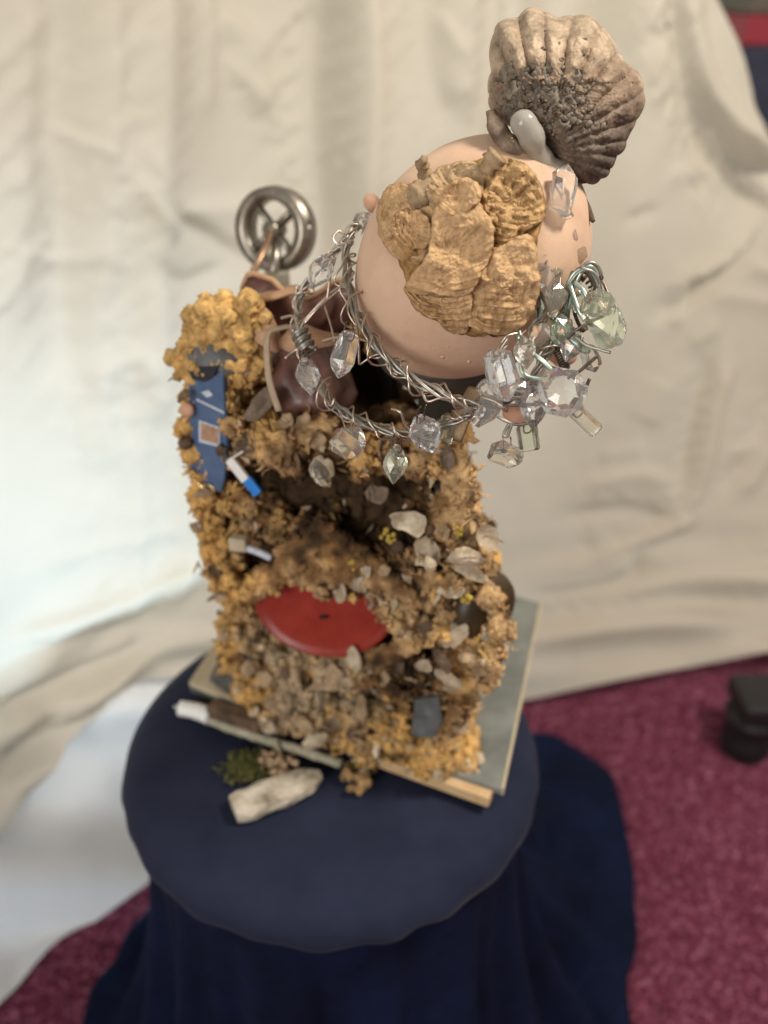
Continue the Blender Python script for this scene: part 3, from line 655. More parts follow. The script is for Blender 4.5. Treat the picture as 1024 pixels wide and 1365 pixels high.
SHELLS = [  # px, py, w px, h px, material, out
 (545, 697, 54, 34, 'chip', .014), (567, 737, 42, 44, 'chip_grey', .016), (575, 752, 26, 26, 'chip', .020), (488, 752, 42, 22, 'chip', .015), (482, 778, 36, 26, 'chip', .016), (448, 790, 40, 30, 'chip_grey', .017),
 (620, 738, 62, 30, 'chip_grey', .014), (652, 716, 36, 34, 'chip_grey', .012), (600, 786, 44, 34, 'chip', .017), (628, 762, 52, 20, 'chip_grey', .012), (432, 626, 52, 34, 'chip_grey', .012), (530, 730, 26, 18, 'chip_brown', .014),
 (512, 760, 22, 18, 'chip_tan', .016), (540, 768, 30, 16, 'chip_grey', .012), (500, 800, 24, 22, 'chip_tan', .016), (590, 712, 26, 22, 'chip_tan', .014),
 (438, 905, 56, 34, 'chip_tan', .012), (470, 880, 34, 32, 'chip', .012), (420, 930, 50, 24, 'chip_grey', .012), (398, 965, 46, 26, 'chip_tan', .016), (365, 940, 34, 30, 'chip_tan', .012), (445, 960, 40, 30, 'chip_grey', .014),
 (480, 945, 34, 36, 'chip_tan', .012), (505, 905, 30, 34, 'chip_tan', .012), (350, 905, 36, 26, 'chip_tan', .010), (385, 900, 28, 20, 'chip_brown', .012), (330, 890, 26, 22, 'chip_tan', .010), (460, 915, 28, 20, 'chip_grey', .014),
 (420, 985, 44, 22, 'chip', .020), (470, 985, 30, 22, 'chip_brown', .020), (355, 970, 30, 20, 'chip_grey', .016), (530, 890, 28, 24, 'chip_brown', .010),
 (310, 682, 34, 24, 'chip', .010), (335, 690, 40, 20, 'chip_tan', .006), (300, 600, 20, 28, 'chip_brown', .004), (345, 535, 46, 72, 'bark', .006), (330, 590, 36, 44, 'bark', .004), (380, 560, 30, 22, 'chip_tan', .008),
 (405, 560, 26, 20, 'chip_tan', .012), (360, 590, 26, 20, 'chip_tan', .010), (425, 590, 24, 26, 'chip_tan', .010), (520, 600, 36, 30, 'bark', .008), (600, 610, 30, 34, 'bark', .008), (500, 660, 34, 30, 'bark', .002),
 (610, 850, 50, 24, 'chip_grey', .008), (590, 880, 48, 18, 'chip_brown', .010), (625, 880, 34, 16, 'chip_tan', .010), (600, 905, 46, 16, 'chip_grey', .008), (565, 890, 30, 22, 'chip_grey', .010), (570, 840, 30, 26, 'chip_brown', .008), (640, 895, 24, 20, 'chip_tan', .010),
 (270, 660, 30, 20, 'chip_tan', .008), (285, 760, 26, 22, 'chip_brown', .008), (290, 800, 24, 18, 'chip_grey', .008), (300, 850, 24, 20, 'chip_tan', .008), (262, 700, 20, 22, 'chip_tan', .006), (248, 530, 16, 26, 'chip_brown', .008),
]
NM = {'chip': 'shell_fragment', 'chip_grey': 'shell_fragment', 'chip_tan': 'bark_chip', 'chip_brown': 'bark_chip', 'bark': 'bark_lump'}
for i, (x, y, w, h, mm, out) in enumerate(SHELLS):
    p = onfront(x, y, out+.004); s = np.linalg.norm(p - CAM)/F
    n = norm(-EY*.8 + UPV*0 + np.array([0, -.3, .55]) + rng.normal(size=3)*.45)
    up = norm(EZ + rng.normal(size=3)*.5)
    o = mesh_obj(NM[mm], *chip_data(p, n, up, w*s*1.05, h*s*1.2, random.choice((-1, -1, 1))*random.uniform(.003, .007), .0026 if mm == 'bark' else .0015, i*3.3, .45), M[mm], body)
    o.data.set_sharp_from_angle(angle=.7)
for x, y in ((612, 708), (608, 718), (452, 720), (600, 800), (468, 1018)):
    pass
yl = [lump(onfront(x+random.gauss(0, 5), y+random.gauss(0, 4), .016), random.uniform(.0012, .0024), .6, 1) for x, y in ((612, 709), (520, 716), (622, 798), (470, 752)) for _ in range(9)]
mesh_obj('yellow_lichen', *merge(yl), M['yellow'], body, kind='stuff')

# --- golden foam crown at the top left and its grey pebble
gl = []
for _ in range(150):
    t = random.random()
    px_ = random.choice((random.gauss(295, 22), random.gauss(318, 15))); py_ = random.gauss(432, 15) if px_ < 300 else random.gauss(450, 22)
    px_ = max(px_, 262); py_ = min(max(py_, 412 + abs(px_-295)*.25), 492)
    gl.append(lump(onfront(px_, py_, -.010) + rng.normal(size=3)*.004, random.uniform(.004, .009)))
for _ in range(60):
    t = random.random(); q = (1-t)*np.array([236, 482]) + t*np.array([285, 440]); gl.append(lump(onfront(q[0]+random.gauss(0, 3), q[1]-8*math.sin(t*3)+random.gauss(0, 3), -.006) + rng.normal(size=3)*.002, random.uniform(.003, .006)))
for _ in range(40):
    t = random.random(); q = (1-t)*np.array([245, 490]) + t*np.array([330, 488]); gl.append(lump(onfront(q[0], q[1]+random.gauss(0, 2), .002) + rng.normal(size=3)*.001, random.uniform(.002, .0045)))
fused('golden_foam_clump', gl, sc, .0012, .0018, 330, None, (.56, .345, .125))
pc = onfront(278, 472, -.004); mesh_obj('grey_pebble', *chip_data(pc, norm(-EY + EZ*.55), EX*.25+EZ, .056, .026, .008, .006, 3.0, .12), M['greyplaque'], sc)

# --- red plastic lid, its upper half buried
rc = onfront(431, 805, .000); na = 64
rx = norm(EX*1.0 + EZ*.40); rz = np.cross(rx, norm(EY)); rn = norm(-EY + EZ*.14); rn = norm(rn - rx*np.dot(rn, rx))
rz = norm(np.cross(rn, rx)); rz = rz if rz[2] > 0 else -rz
RR = .0615
prof = [(0.0005, .000), (.30, .000), (.62, .0002), (.84, .0006), (.90, .0012), (.935, .0030), (.965, .0034), (.99, .0024), (1.0, -.001), (1.0, -.008)]
v = []
for r, h in prof:
    for k in range(na):
        a = 2*math.pi*k/na; v.append(rc + rx*math.cos(a)*RR*r + rz*math.sin(a)*RR*r*.74 + rn*(h + .0005*mnoise.noise(Vector((math.cos(a)*r*4, math.sin(a)*r*4, 1)))))
red = mesh_obj('red_lid', v, grid_faces(na, len(prof), True) + [tuple(range(na))], M['red'], sc, label='dull red plastic lid, its upper half buried in foam')
hp = onplane(432, 822, rc + rn*.0012, rn)
mesh_obj('slot', [hp + rx*math.cos(a)*.0045 + rz*math.sin(a)*.0016 + rn*d for d in (0, .0006) for a in np.linspace(0, 2*math.pi, 13)[:-1]], grid_faces(12, 2, True)+[tuple(range(12, 24))], M['hole'], red)
# foam that overlaps the upper edge of the lid
ov = []
for _ in range(520):
    px_ = random.uniform(328, 552); base_y = np.interp(px_, [325, 345, 380, 420, 450, 490, 530, 550], [806, 790, 776, 772, 776, 780, 788, 804])
    ov.append(lump(onfront(px_, base_y - random.uniform(0, 80)*max(.15, 1-abs(px_-430)/130), .008 + random.uniform(-.003, .006)), random.uniform(.0026, .0058)))
for _ in range(90):
    px_ = random.uniform(470, 560); base_y = np.interp(px_, [460, 500, 530, 560], [878, 870, 858, 842]); ov.append(lump(onfront(px_, base_y + abs(random.gauss(0, 10)), .006), random.uniform(.003, .006)))
fused('foam_lip', ov, body, .0013, .0018, 300, 'stuff')

# --- blue plastic strip with worn silver and copper print
def prism(pxs, out, th, m, name, parent, bev=.001, tilt=0.0):
    n = len(pxs); cxp = sum(p[0] for p in pxs)/n
    q = [onfront(x, y, out + tilt*(x-cxp)) for x, y in pxs]
    o = mesh_obj(name, [*(p + EY*th for p in q), *q], [tuple(range(n))[::-1], tuple(range(n, 2*n))] + [(k, (k+1) % n, n+(k+1) % n, n+k) for k in range(n)], m, parent, smooth=False)
    if bev: bevel(o, bev)
    return o
TL = .00012
blue = prism([(250, 500), (297, 497), (301, 560), (303, 600), (299, 640), (294, 657), (274, 650), (256, 638), (251, 600), (252, 550)], .006, .006, M['blue'], 'blue_strip', sc, .0012, TL)
blue['label'] = 'blue plastic strip with worn silver lettering and copper square'
prism([(248, 489), (290, 489), (286, 502), (272, 510), (256, 506)], .0075, .004, M['blueblack'], 'dark_end', blue, .0006, TL)
for pts in ([(262, 531), (299, 549), (299, 552), (262, 534)], [(276, 514), (290, 508), (294, 518), (284, 526)], [(284, 524), (292, 528), (295, 545), (286, 538)], [(268, 523), (278, 520), (284, 527), (276, 530)], [(291, 503), (297, 505), (298, 530), (294, 520)]):
    prism(pts, .0066, .0004, M['silverprint'], 'print_mark', blue, 0, TL)
prism([(265, 560), (293, 570), (293, 596), (265, 589)], .0068, .0005, M['silverprint'], 'print_frame', blue, 0, TL)
prism([(268, 564), (291, 572), (291, 592), (268, 586)], .0073, .0004, M['copperprint'], 'copper_square', blue, 0, TL)
mesh_obj('copper_loop', *tube_data(smooth_path([onfront(x, y, .008) for x, y in ((258, 638), (266, 646), (276, 652), (287, 655), (281, 648), (270, 646))], 6), .0011, 6), M['brass'], blue)
for k, (x, y) in enumerate(((250, 546), (247, 590))):
    mesh_obj('rivet', *lump(onfront(x, y, .007), .0055, .15, 2, (1, 1, .6), 4.0+k), M['clay'] if k == 0 else M['chip_brown'], blue)

# white and blue stick
a = onfront(306, 612, .012); m1 = onfront(328, 640, .014); b = onfront(346, 657, .016)
stk = mesh_obj('white_blue_stick', *box_data((a+m1)/2, np.linalg.norm(m1-a), .0075, .003, np.array([norm(m1-a), norm(np.cross(EY, m1-a)), EY])), M['whiteplastic'], sc, smooth=False, label='small white plastic stick with bright blue end')
bevel(stk, .0006)
o = mesh_obj('blue_end', *box_data((b+m1)/2, np.linalg.norm(m1-b), .0078, .0032, np.array([norm(m1-a), norm(np.cross(EY, m1-a)), EY])), M['brightblue'], stk, smooth=False); bevel(o, .0006)
mesh_obj('white_wire', *tube_data(smooth_path([onfront(304, 614, .012), onfront(312, 609, .014), onfront(324, 602, .016)], 5), .0007, 6), M['whiteplastic'], stk)
p = onfront(319, 724, .012); o = mesh_obj('cream_block', *box_data(p, .014, .008, .011, np.array([norm(EX+EZ*.1), EY, EZ])), M['cream'], sc, smooth=False); bevel(o, .001)
o = mesh_obj('grey_blue_pin', *tube_data(smooth_path([onfront(328, 730, .012), onfront(345, 736, .012), onfront(362, 744, .012)], 5), .0028, 10), M['silverprint'], sc)

# --- dark brown cap at the right of the body
cp = onfront(652, 812, -.016); cn = norm(-EY*.50 + EX*.80 + EZ*.12); cxv = norm(np.cross(EZ, cn)); cyv = np.cross(cn, cxv); RC = .0275
prof = [(0.001, .006), (.35, .0058), (.7, .0045), (.9, .002), (1.0, -.004), (1.02, -.012), (1.0, -.03)]
mesh_obj('brown_cap', [cp + cxv*math.cos(t)*RC*r + cyv*math.sin(t)*RC*r + cn*h for r, h in prof for t in np.linspace(0, 2*math.pi, 41)[:-1]], grid_faces(40, len(prof), True)+[tuple(range(40))], M['brownglass'], sc, label='dark brown glossy round cap at the side of the body')
# grey slate slip at the foot
prism([(552, 935), (585, 930), (590, 960), (578, 985), (548, 982)], .012, .006, M['greyplaque'], 'slate_slip', sc, .001)

# --- pouch of plum leather with tan edges
PD = .60
pz = lambda x, y, d=0.0: P(x, y, PD + d)
ns = 48; rings = [  # centre px, half width px, half height px (depth), extra
 (415, 556, 40, .020), (414, 542, 52, .024), (414, 522, 56, .026), (412, 496, 50, .023), (408, 468, 40, .018), (404, 455, 30, .013), (400, 443, 42, .017), (397, 428, 58, .022), (392, 408, 66, .026), (388, 394, 62, .028)]
v = []
for j, (x, y, w, dd) in enumerate(rings):
    c0 = pz(x, y, .02); s = (PD+.02)/F
    for k in range(ns):
        a = 2*math.pi*k/ns
        pl = 1 + (.13*math.cos(a*5+.4) + .08*math.cos(a*9+1) + .05*math.cos(a*13+j*.4))*(1.0 if 3 <= j <= 8 else .4)
        flare = 1 + (.16*math.cos(a*3+.7) if j >= 8 else 0)
        zz = (.010*math.cos(a*3+.5) if j == 9 else .005*math.cos(a*3) if j == 8 else 0)
        q = c0 + RIGHT*math.cos(a)*w*s*pl*flare + FWD*math.sin(a)*dd*pl + UPV*zz
        v.append(q + RIGHT*.005*nz(q, 60, 1) + FWD*.006*nz(q, 55, 4) + UPV*.005*nz(q, 50, 8))
pouch = mesh_obj('leather_pouch', v, grid_faces(ns, len(rings), True)+[tuple(range(ns))], M['leather'], sc, label='gathered plum leather pouch with raw tan edges')
md = pouch.modifiers.new('s', 'SOLIDIFY'); md.thickness = .0015; md.offset = -1
# rim of raw tan leather and folded flaps
rim = [np.array(v[9*ns + k]) for k in range(ns)] + [np.array(v[9*ns])]
mesh_obj('tan_rim', *tube_data(np.array(rim), .0020, 6), M['leather_tan'], pouch)
def ribbon(name, path, width, wdir, th, m, parent):
    path = smooth_path(path, 8); T, N, B = frames(path); v = []
    n = len(path); wd = np.broadcast_to(np.asarray(width, float), (n,)) if np.ndim(width) == 0 else np.interp(np.linspace(0, 1, n), np.linspace(0, 1, len(width)), width)
    for i in range(n):
        d = norm(np.asarray(wdir) - T[i]*np.dot(wdir, T[i])); q = np.cross(T[i], d)
        for sx, sy in ((-1, -1), (1, -1), (1, 1), (-1, 1)): v.append(path[i] + d*sx*wd[i]/2 + q*sy*th/2)
    return mesh_obj(name, v, grid_faces(4, n, True)+[(3, 2, 1, 0), tuple((n-1)*4+k for k in range(4))], m, parent)
ribbon('tan_flap', [pz(332, 396, -.016), pz(345, 425, -.02), pz(358, 448, -.022), pz(372, 468, -.02)], [.006, .018, .017, .005], RIGHT+UPV*.3, .002, M['leather_tan'], pouch)
ribbon('tan_flap', [pz(372, 458, -.022), pz(388, 455, -.026), pz(404, 450, -.026), pz(425, 452, -.024), pz(455, 452, -.02)], [.004, .016, .018, .012, .006], UPV, .002, M['leather_tan'], pouch)
ribbon('tan_flap', [pz(340, 398, -.004), pz(365, 393, -.012), pz(392, 386, -.012), pz(412, 388, -.008)], [.010, .016, .013, .005], FWD+UPV*.7, .002, M['leather_tan'], pouch)
mesh_obj('cord', *tube_data(smooth_path([pz(400, 434, -.026), pz(375, 437, -.03), pz(358, 445, -.032), pz(356, 475, -.036), pz(360, 510, -.038), pz(372, 548, -.034)], 8), .0030, 8, .5), M['cord'], pouch)
o = mesh_obj('dark_wedge', *lump(P(333, 404, .64), .008, .2, 2, (1, 1, 1), 2.0), M['blueblack'], sc)

# --- post, rod and spoked wheel at the back
wd = .715; wc = P(367, 306, wd); wn = norm(RIGHT*-.40 + UPV*-.30 - FWD*.86)
wx = norm(np.cross(UPV, wn)); wy = np.cross(wn, wx); WR = .0285
wheel = mesh_obj('spoked_wheel', *tube_data(np.array([wc + wx*math.cos(a)*WR + wy*math.sin(a)*WR for a in np.linspace(0, 2*math.pi, 49)]), .0052, 12), M['steel'], sc, label='small worn steel wheel with four spokes on a bronze rod')
# wide flange of the rim
mesh_obj('rim_flange', [wc + (wx*math.cos(a)+wy*math.sin(a))*r + wn*h for r, h in ((WR*.80, .009), (WR*1.13, .0095), (WR*1.15, -.0095), (WR*.80, -.009)) for a in np.linspace(0, 2*math.pi, 49)[:-1]],
         [((j*48+k), (j*48+(k+1) % 48), (((j+1) % 4)*48+(k+1) % 48), (((j+1) % 4)*48+k)) for j in range(4) for k in range(48)], M['steel'], wheel)
for k in range(4):
    a = .55 + k*math.pi/2; mesh_obj('spoke', *tube_data(np.array([wc, wc + (wx*math.cos(a)+wy*math.sin(a))*WR]), [.0055, .0046], 8, .6), M['steel'], wheel)
mesh_obj('hub', *tube_data(np.array([wc - wn*.008, wc + wn*.010]), .0065, 16), M['steel'], wheel)
tip = P(338, 362, wd-.035)
mesh_obj('rod', *tube_data(np.array([wc + wn*.006, (wc+tip)/2, tip]), [.0034, .0034, .003], 10), M['bronze'], wheel)
pt = P(352, 372, wd-.012); pb = np.array([pt[0]+.004, pt[1]+.006, TZ+HT-.01])
o = mesh_obj('grey_post', *box_data((pt+pb)/2 + RIGHT*.008, .020, .008, abs(pt[2]-pb[2])+.01, np.array([RIGHT, [0, 1, 0], EZ])), M['greypost'], sc, smooth=False); bevel(o, .001)
mesh_obj('axle_bracket', *tube_data(np.array([wc - wn*.004, pt + RIGHT*.008 + EZ*.004]), .0042, 10), M['steel'], wheel)

# --- egg head
ED = .52; EC = P(630, 347, ED); ER = .0690
eax = norm(RIGHT*.70 + UPV*.71)             # long axis leans to the upper right
Qe = np.array([eax, norm(np.cross(FWD, eax)), FWD])
SCL = np.array([1.085, .905, .97])*ER
def egg_hit(px, py, grow=0.0):
    r = ray(px, py); S = SCL + grow; o_ = (Qe @ (CAM - EC))/S; d_ = (Qe @ r)/S
    A = d_ @ d_; Bq = o_ @ d_; C = o_ @ o_ - 1; disc = Bq*Bq - A*C
    t = (-Bq - math.sqrt(disc))/A if disc > 0 else -Bq/A
    return CAM + r*t
def egg_norm(p): 
    l = (Qe @ (p - EC))/SCL**2; return norm(Qe.T @ l)
bv, bf = ico(6)
ev = []
for q in bv:
    k = 1 + .010*mnoise.noise(Vector(q*1.8)) + .0025*mnoise.noise(Vector(q*7))
    ev.append(EC + Qe.T @ (q*SCL*k))
egg = mesh_obj('egg_head', ev, bf, M['egg'], sc, label='smooth beige egg shaped head with small pits')
for x, y, s in ((590, 476, .0017), (597, 462, .0012), (578, 465, .0013), (625, 482, .0012), (508, 420, .0009), (541, 430, .0008), (548, 458, .0011), (660, 478, .001), (574, 455, .0008)):
    p = egg_hit(x, y); n = egg_norm(p); mesh_obj('pit_bump', *lump(p - n*s*.35, s, .3, 2, (1, 1, 1), x*.1), M['egg'], egg)
# cup and neck under the head
cb = np.array([EC[0]-.012, EC[1]+.018, TZ+HT-.012])
prof = [(.014, -.075), (.014, -.03), (.018, 0), (.028, .010), (.042, .022), (.050, .036), (.048, .037), (.038, .026), (.001, .020)]
mesh_obj('head_cup', [cb + np.array([r*math.cos(a), r*math.sin(a), h]) for r, h in prof for a in np.linspace(0, 2*math.pi, 49)[:-1]], grid_faces(48, len(prof), True), M['olive'], sc)

# --- bracket fungus caps on the head
def Z2(pts): return [(460 + x*.332, 180 + y*.332) for x, y in pts]
def cap(name, pts, h0, hc, m, org, seed, ridge=.0011, freq=150, bowl=0.3, rim_t=.004, rough=.0006, cols=((.56, .36, .19), (.40, .235, .105), (.22, .12, .055))):
    cols = tuple(np.array(q) for q in cols)
    pts = np.array(Z2(pts)); og = np.array(Z2([org])[0]); c0 = pts.mean(0)
    an = np.arctan2(pts[:, 1]-c0[1], pts[:, 0]-c0[0]); o_ = np.argsort(an); an = an[o_]; rr = np.hypot(*(pts-c0).T)[o_]
    na, nr_ = 150, 56
    A = np.linspace(-math.pi, math.pi, na, endpoint=False)
    Rr = np.interp(A, np.r_[an[-2:]-2*math.pi, an, an[:2]+2*math.pi], np.r_[rr[-2:], rr, rr[:2]])
    Rr = np.convolve(np.r_[Rr[-3:], Rr, Rr[:3]], np.ones(7)/7, 'valid')
    Rr = Rr*1.03*(1 + .05*np.array([mnoise.noise(Vector((math.cos(a)*4, math.sin(a)*4, seed))) + .6*mnoise.noise(Vector((math.cos(a)*11, math.sin(a)*11, seed))) for a in A]))
    v = []; fc = []; C1, C2, C3 = cols
    dmax = max(np.hypot(*(pts-og).T))
    for j in range(nr_):
        r = (j+.05)/(nr_-1+.05)
        for k in range(na):
            x = c0[0] + math.cos(A[k])*Rr[k]*min(r, 1); y = c0[1] + math.sin(A[k])*Rr[k]*min(r, 1)
            dd = math.hypot(x-og[0], y-og[1]); w = mnoise.noise(Vector((x*.02, y*.02, seed)))
            wob = dd + 9*w + 3*mnoise.noise(Vector((x*.07, y*.07, seed)))
            zone = math.sin(wob*freq/1000*3.4)*.6 + math.sin(wob*freq/1000*7.7 + 1)*.4
            h = h0 + hc*(1 - (dd/dmax))**.7*.8 + bowl*hc*(r**2) - hc*.3*math.exp(-(1-r)*14)
            mk = min(1, max(0, (dd/dmax-.35)*2.6))*max(0, min(1, .75 + 1.6*mnoise.noise(Vector((x*.016, y*.016, seed+11)))))
            tr = (wob*freq/1000*.85) % 1.0; terr = min(tr/.82, (1-tr)/.18)
            cb_ = .5+.5*math.sin(wob*freq/1000*3.1 + 1.2*w); cz = C1*(1-cb_*mk*.8) + C2*cb_*mk*.8; dk = max(0, min(1, .55*mnoise.noise(Vector((x*.06, y*.06, seed+20))) + .5*mnoise.noise(Vector((x*.16, y*.16, seed+21))) + (.35 if r > .97 else 0) + .25*(terr < .15)*mk))
            fc.append(cz*(1-dk) + C3*dk)
            h += ridge*1.5*(terr-.5)*mk + ridge*.4*zone*mk + rough*(mnoise.noise(Vector((x*.10, y*.10, seed+3))) + .6*abs(mnoise.noise(Vector((x*.2, y*.2, seed+3))))) + .0062*w + .0030*mnoise.noise(Vector((A[k]*2.2, r*1.2, seed+8)))*r + .0016*mnoise.noise(Vector((x*.05, y*.05, seed+4))) + .0007*mnoise.noise(Vector((x*.22, y*.22, seed))) + .0004*mnoise.noise(Vector((x*.5, y*.5, seed)))
            if j == nr_-1: h -= rim_t*.5
            p = egg_hit(x, y, max(h, .001)); v.append(p)
    n0 = len(v)
    for hh, rs in ((rim_t*1.1, .985), (rim_t*1.6, .93), (None, .8)):       # underside of the lip, then down into the head
        for k in range(na):
            x = c0[0] + math.cos(A[k])*Rr[k]*rs; y = c0[1] + math.sin(A[k])*Rr[k]*rs
            p = egg_hit(x, y, max(h0 - hh, -.002) if hh is not None else -.004); v.append(p); fc.append(C3)
    o = mesh_obj(name, v, grid_faces(na, nr_+3, True)+[tuple(range(na))], M['fungusc'], egg); set_col(o.data, np.array(fc)); return o
cap('fungus_crust', [(200, 215), (150, 300), (160, 410), (230, 500), (250, 600), (290, 690), (390, 750), (500, 790), (620, 795), (730, 720), (765, 600), (755, 440), (790, 330), (780, 230), (740, 140), (620, 90), (520, 120), (380, 150), (280, 210)], .002, .003, M['fungus_dark'], (450, 300), 12.0, .0006, 120, rough=.0022, cols=((.42, .25, .10), (.33, .18, .07), (.15, .075, .03)))
cap('fungus_cap', [(545, 150), (600, 85), (680, 105), (755, 150), (790, 250), (795, 340), (720, 380), (640, 470), (590, 430), (560, 330), (535, 240)], .006, .010, M['fungus_dark'], (700, 120), 1.0, .0014, 120, rough=.0030, cols=((.50, .32, .155), (.37, .215, .09), (.16, .085, .037)))
cap('fungus_cap', [(585, 470), (650, 440), (745, 395), (765, 520), (772, 640), (735, 735), (640, 805), (560, 795), (505, 775), (492, 690), (540, 580)], .006, .008, M['fungus'], (650, 430), 2.0, .0012, 130, rough=.0012)
cap('fungus_cap', [(195, 190), (142, 260), (134, 350), (165, 440), (220, 505), (300, 518), (345, 470), (370, 380), (350, 290), (300, 235), (245, 205)], .004, .007, M['fungus'], (330, 300), 3.0, .0011, 120)
cap('fungus_cap', [(300, 205), (350, 160), (430, 118), (520, 110), (565, 150), (550, 220), (525, 285), (430, 290), (360, 310), (310, 265)], .008, .010, M['fungus_brown'], (480, 100), 4.0, .0012, 110, cols=((.47, .33, .19), (.35, .23, .12), (.2, .12, .06)))
cap('fungus_cap', [(188, 340), (230, 300), (300, 305), (345, 380), (325, 450), (250, 445), (200, 405)], .011, .005, M['fungus'], (330, 330), 5.0, .001, 150)
cap('fungus_cap', [(238, 612), (300, 590), (400, 600), (505, 620), (503, 700), (492, 795), (430, 795), (372, 735), (305, 705), (262, 660)], .007, .008, M['fungus'], (420, 500), 6.0, .0015, 140)
cap('fungus_cap', [(350, 300), (430, 262), (530, 270), (578, 340), (597, 420), (577, 490), (540, 560), (500, 640), (420, 645), (330, 640), (245, 625), (250, 570), (310, 530), (340, 470), (357, 390)], .012, .010, M['fungus'], (450, 240), 7.0, .0013, 120)
cap('fungus_cap', [(345, 250), (420, 200), (530, 190), (545, 250), (500, 300), (400, 310)], .018, .007, M['fungus'], (500, 180), 8.0, .0010, 120)
def z2p(x, y, g): q = Z2([(x, y)])[0]; return egg_hit(q[0], q[1], g)
mesh_obj('fungus_stalk', *tube_data(smooth_path([z2p(330, 200, .006), z2p(325, 160, .010), z2p(312, 120, .016), z2p(318, 95, .020)], 6), [.0045]*8+[.0035]*6+[.0022]*5, 10, jitter=.4), M['fungus_brown'], egg)
mesh_obj('fungus_stalk', *tube_data(smooth_path([z2p(560, 150, .014), z2p(590, 110, .018), z2p(615, 80, .021)], 6), [.004]*6+[.006]*7, 10, jitter=.4), M['fungus_brown'], egg)
mesh_obj('fungus_stalk', *lump(z2p(305, 232, .012), .007, .5, 3), M['fungus_brown'], egg)

# --- seashell glued to the head
SD = .485
out_px = [(655, 92), (654, 60), (660, 34), (674, 26), (690, 24), (700, 12), (722, 11), (742, 26), (760, 20), (785, 21), (803, 34), (815, 52), (826, 70), (832, 84), (848, 92), (858, 116), (860, 134), (850, 160), (838, 178), (834, 196), (820, 212), (812, 232), (790, 246), (772, 244), (752, 232), (738, 214), (722, 200), (700, 178), (680, 168), (664, 158), (652, 140), (651, 115)]
hinge = np.array([728., 200.]); pts = np.array(out_px, float); c0 = np.array([752., 128.])
an = np.arctan2(pts[:, 1]-c0[1], pts[:, 0]-c0[0]); o_ = np.argsort(an); an = an[o_]; rr = np.hypot(*(pts-c0).T)[o_]
na, nr_ = 320, 90; A = np.linspace(-math.pi, math.pi, na, endpoint=False)
Rr = np.interp(A, np.r_[an[-2:]-2*math.pi, an, an[:2]+2*math.pi], np.r_[rr[-2:], rr, rr[:2]])
Rr = np.convolve(np.r_[Rr[-3:], Rr, Rr[:3]], np.ones(7)/7, 'valid')
front = []; back = []; fcol = []
PALE, MID, SHADED, CRUST = (np.array(c) for c in ((.42, .315, .215), (.235, .155, .10), (.12, .088, .064), (.085, .062, .043)))
sg = lambda v: 1/(1+math.exp(-v))
def shell_dome(x, y, r):
    return .032*math.sqrt(max(0, 1-r**2.2)) + .016*max(0, (1-(y-10)/230))*(1-r**4)
for j in range(nr_):
    r = (j+.02)/(nr_-1+.02)
    for k in range(na):
        x = c0[0] + math.cos(A[k])*Rr[k]*r; y = c0[1] + math.sin(A[k])*Rr[k]*r
        hx, hy = x-hinge[0], y-hinge[1]; th = math.atan2(hy, hx); dd = math.hypot(hx, hy)
        s_ = min(1, max(0, (dd-20)/70))
        ph = th*15.0 + .9*mnoise.noise(Vector((x*.012, y*.012, 3)))
        cs = abs(math.cos(ph)); rib = .0034*s_*(cs**.55*2-1)*(1.0 if y < 110 else .55)
        grow = .0007*math.sin(dd*.22 + 2.5*mnoise.noise(Vector((x*.03, y*.03, 1))))*s_
        n1 = mnoise.noise(Vector((x*.05, y*.05, 6))); n2 = mnoise.noise(Vector((x*.13, y*.13, 6))); n3 = mnoise.noise(Vector((x*.3, y*.3, 2)))
        crust = max(0, min(1, 1.5*(1-math.hypot((x-712)/74, (y-130)/42)) + .5*n1))
        cell = abs(n2)*1.6 + .6*abs(n3)
        dep = SD + .012 - shell_dome(x, y, r) - rib*(1-crust) - grow - crust*.0055*(cell-.15) - .0016*n1 - .0010*n2 - .0006*n3
        rs = 1 + .030*(cs**.55-.6)*r**5
        front.append(P(c0[0]+(x-c0[0])*rs, c0[1]+(y-c0[1])*rs, dep))
        back.append(P(c0[0]+(x-c0[0])*rs*.985, c0[1]+(y-c0[1])*rs*.985, SD + .018 + .012*math.sqrt(max(0, 1-r*r)) + .001*math.cos(2*ph)*r))
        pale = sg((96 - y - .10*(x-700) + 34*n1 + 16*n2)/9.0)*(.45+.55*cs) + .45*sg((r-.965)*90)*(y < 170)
        shaded = sg((y - 150 + .1*(x-760) + 20*n1)/14.0)  # shade on the dome's lower right, painted into the shell colour
        c = MID*(1-shaded) + SHADED*shaded; c = c*(1-crust) + (CRUST + (MID-CRUST)*max(0, min(1, n3*1.5+.2)))*crust
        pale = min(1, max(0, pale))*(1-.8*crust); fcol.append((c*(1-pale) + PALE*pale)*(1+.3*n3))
n = na*nr_
f1 = grid_faces(na, nr_, True); f2 = [tuple(i+n for i in q[::-1]) for q in f1]
side = [((nr_-1)*na+k, (nr_-1)*na+(k+1) % na, n+(nr_-1)*na+(k+1) % na, n+(nr_-1)*na+k) for k in range(na)]
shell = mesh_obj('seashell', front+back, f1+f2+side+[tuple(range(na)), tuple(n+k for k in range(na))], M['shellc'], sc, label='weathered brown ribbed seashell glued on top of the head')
set_col(shell.data, np.array(fcol + [MID]*n))
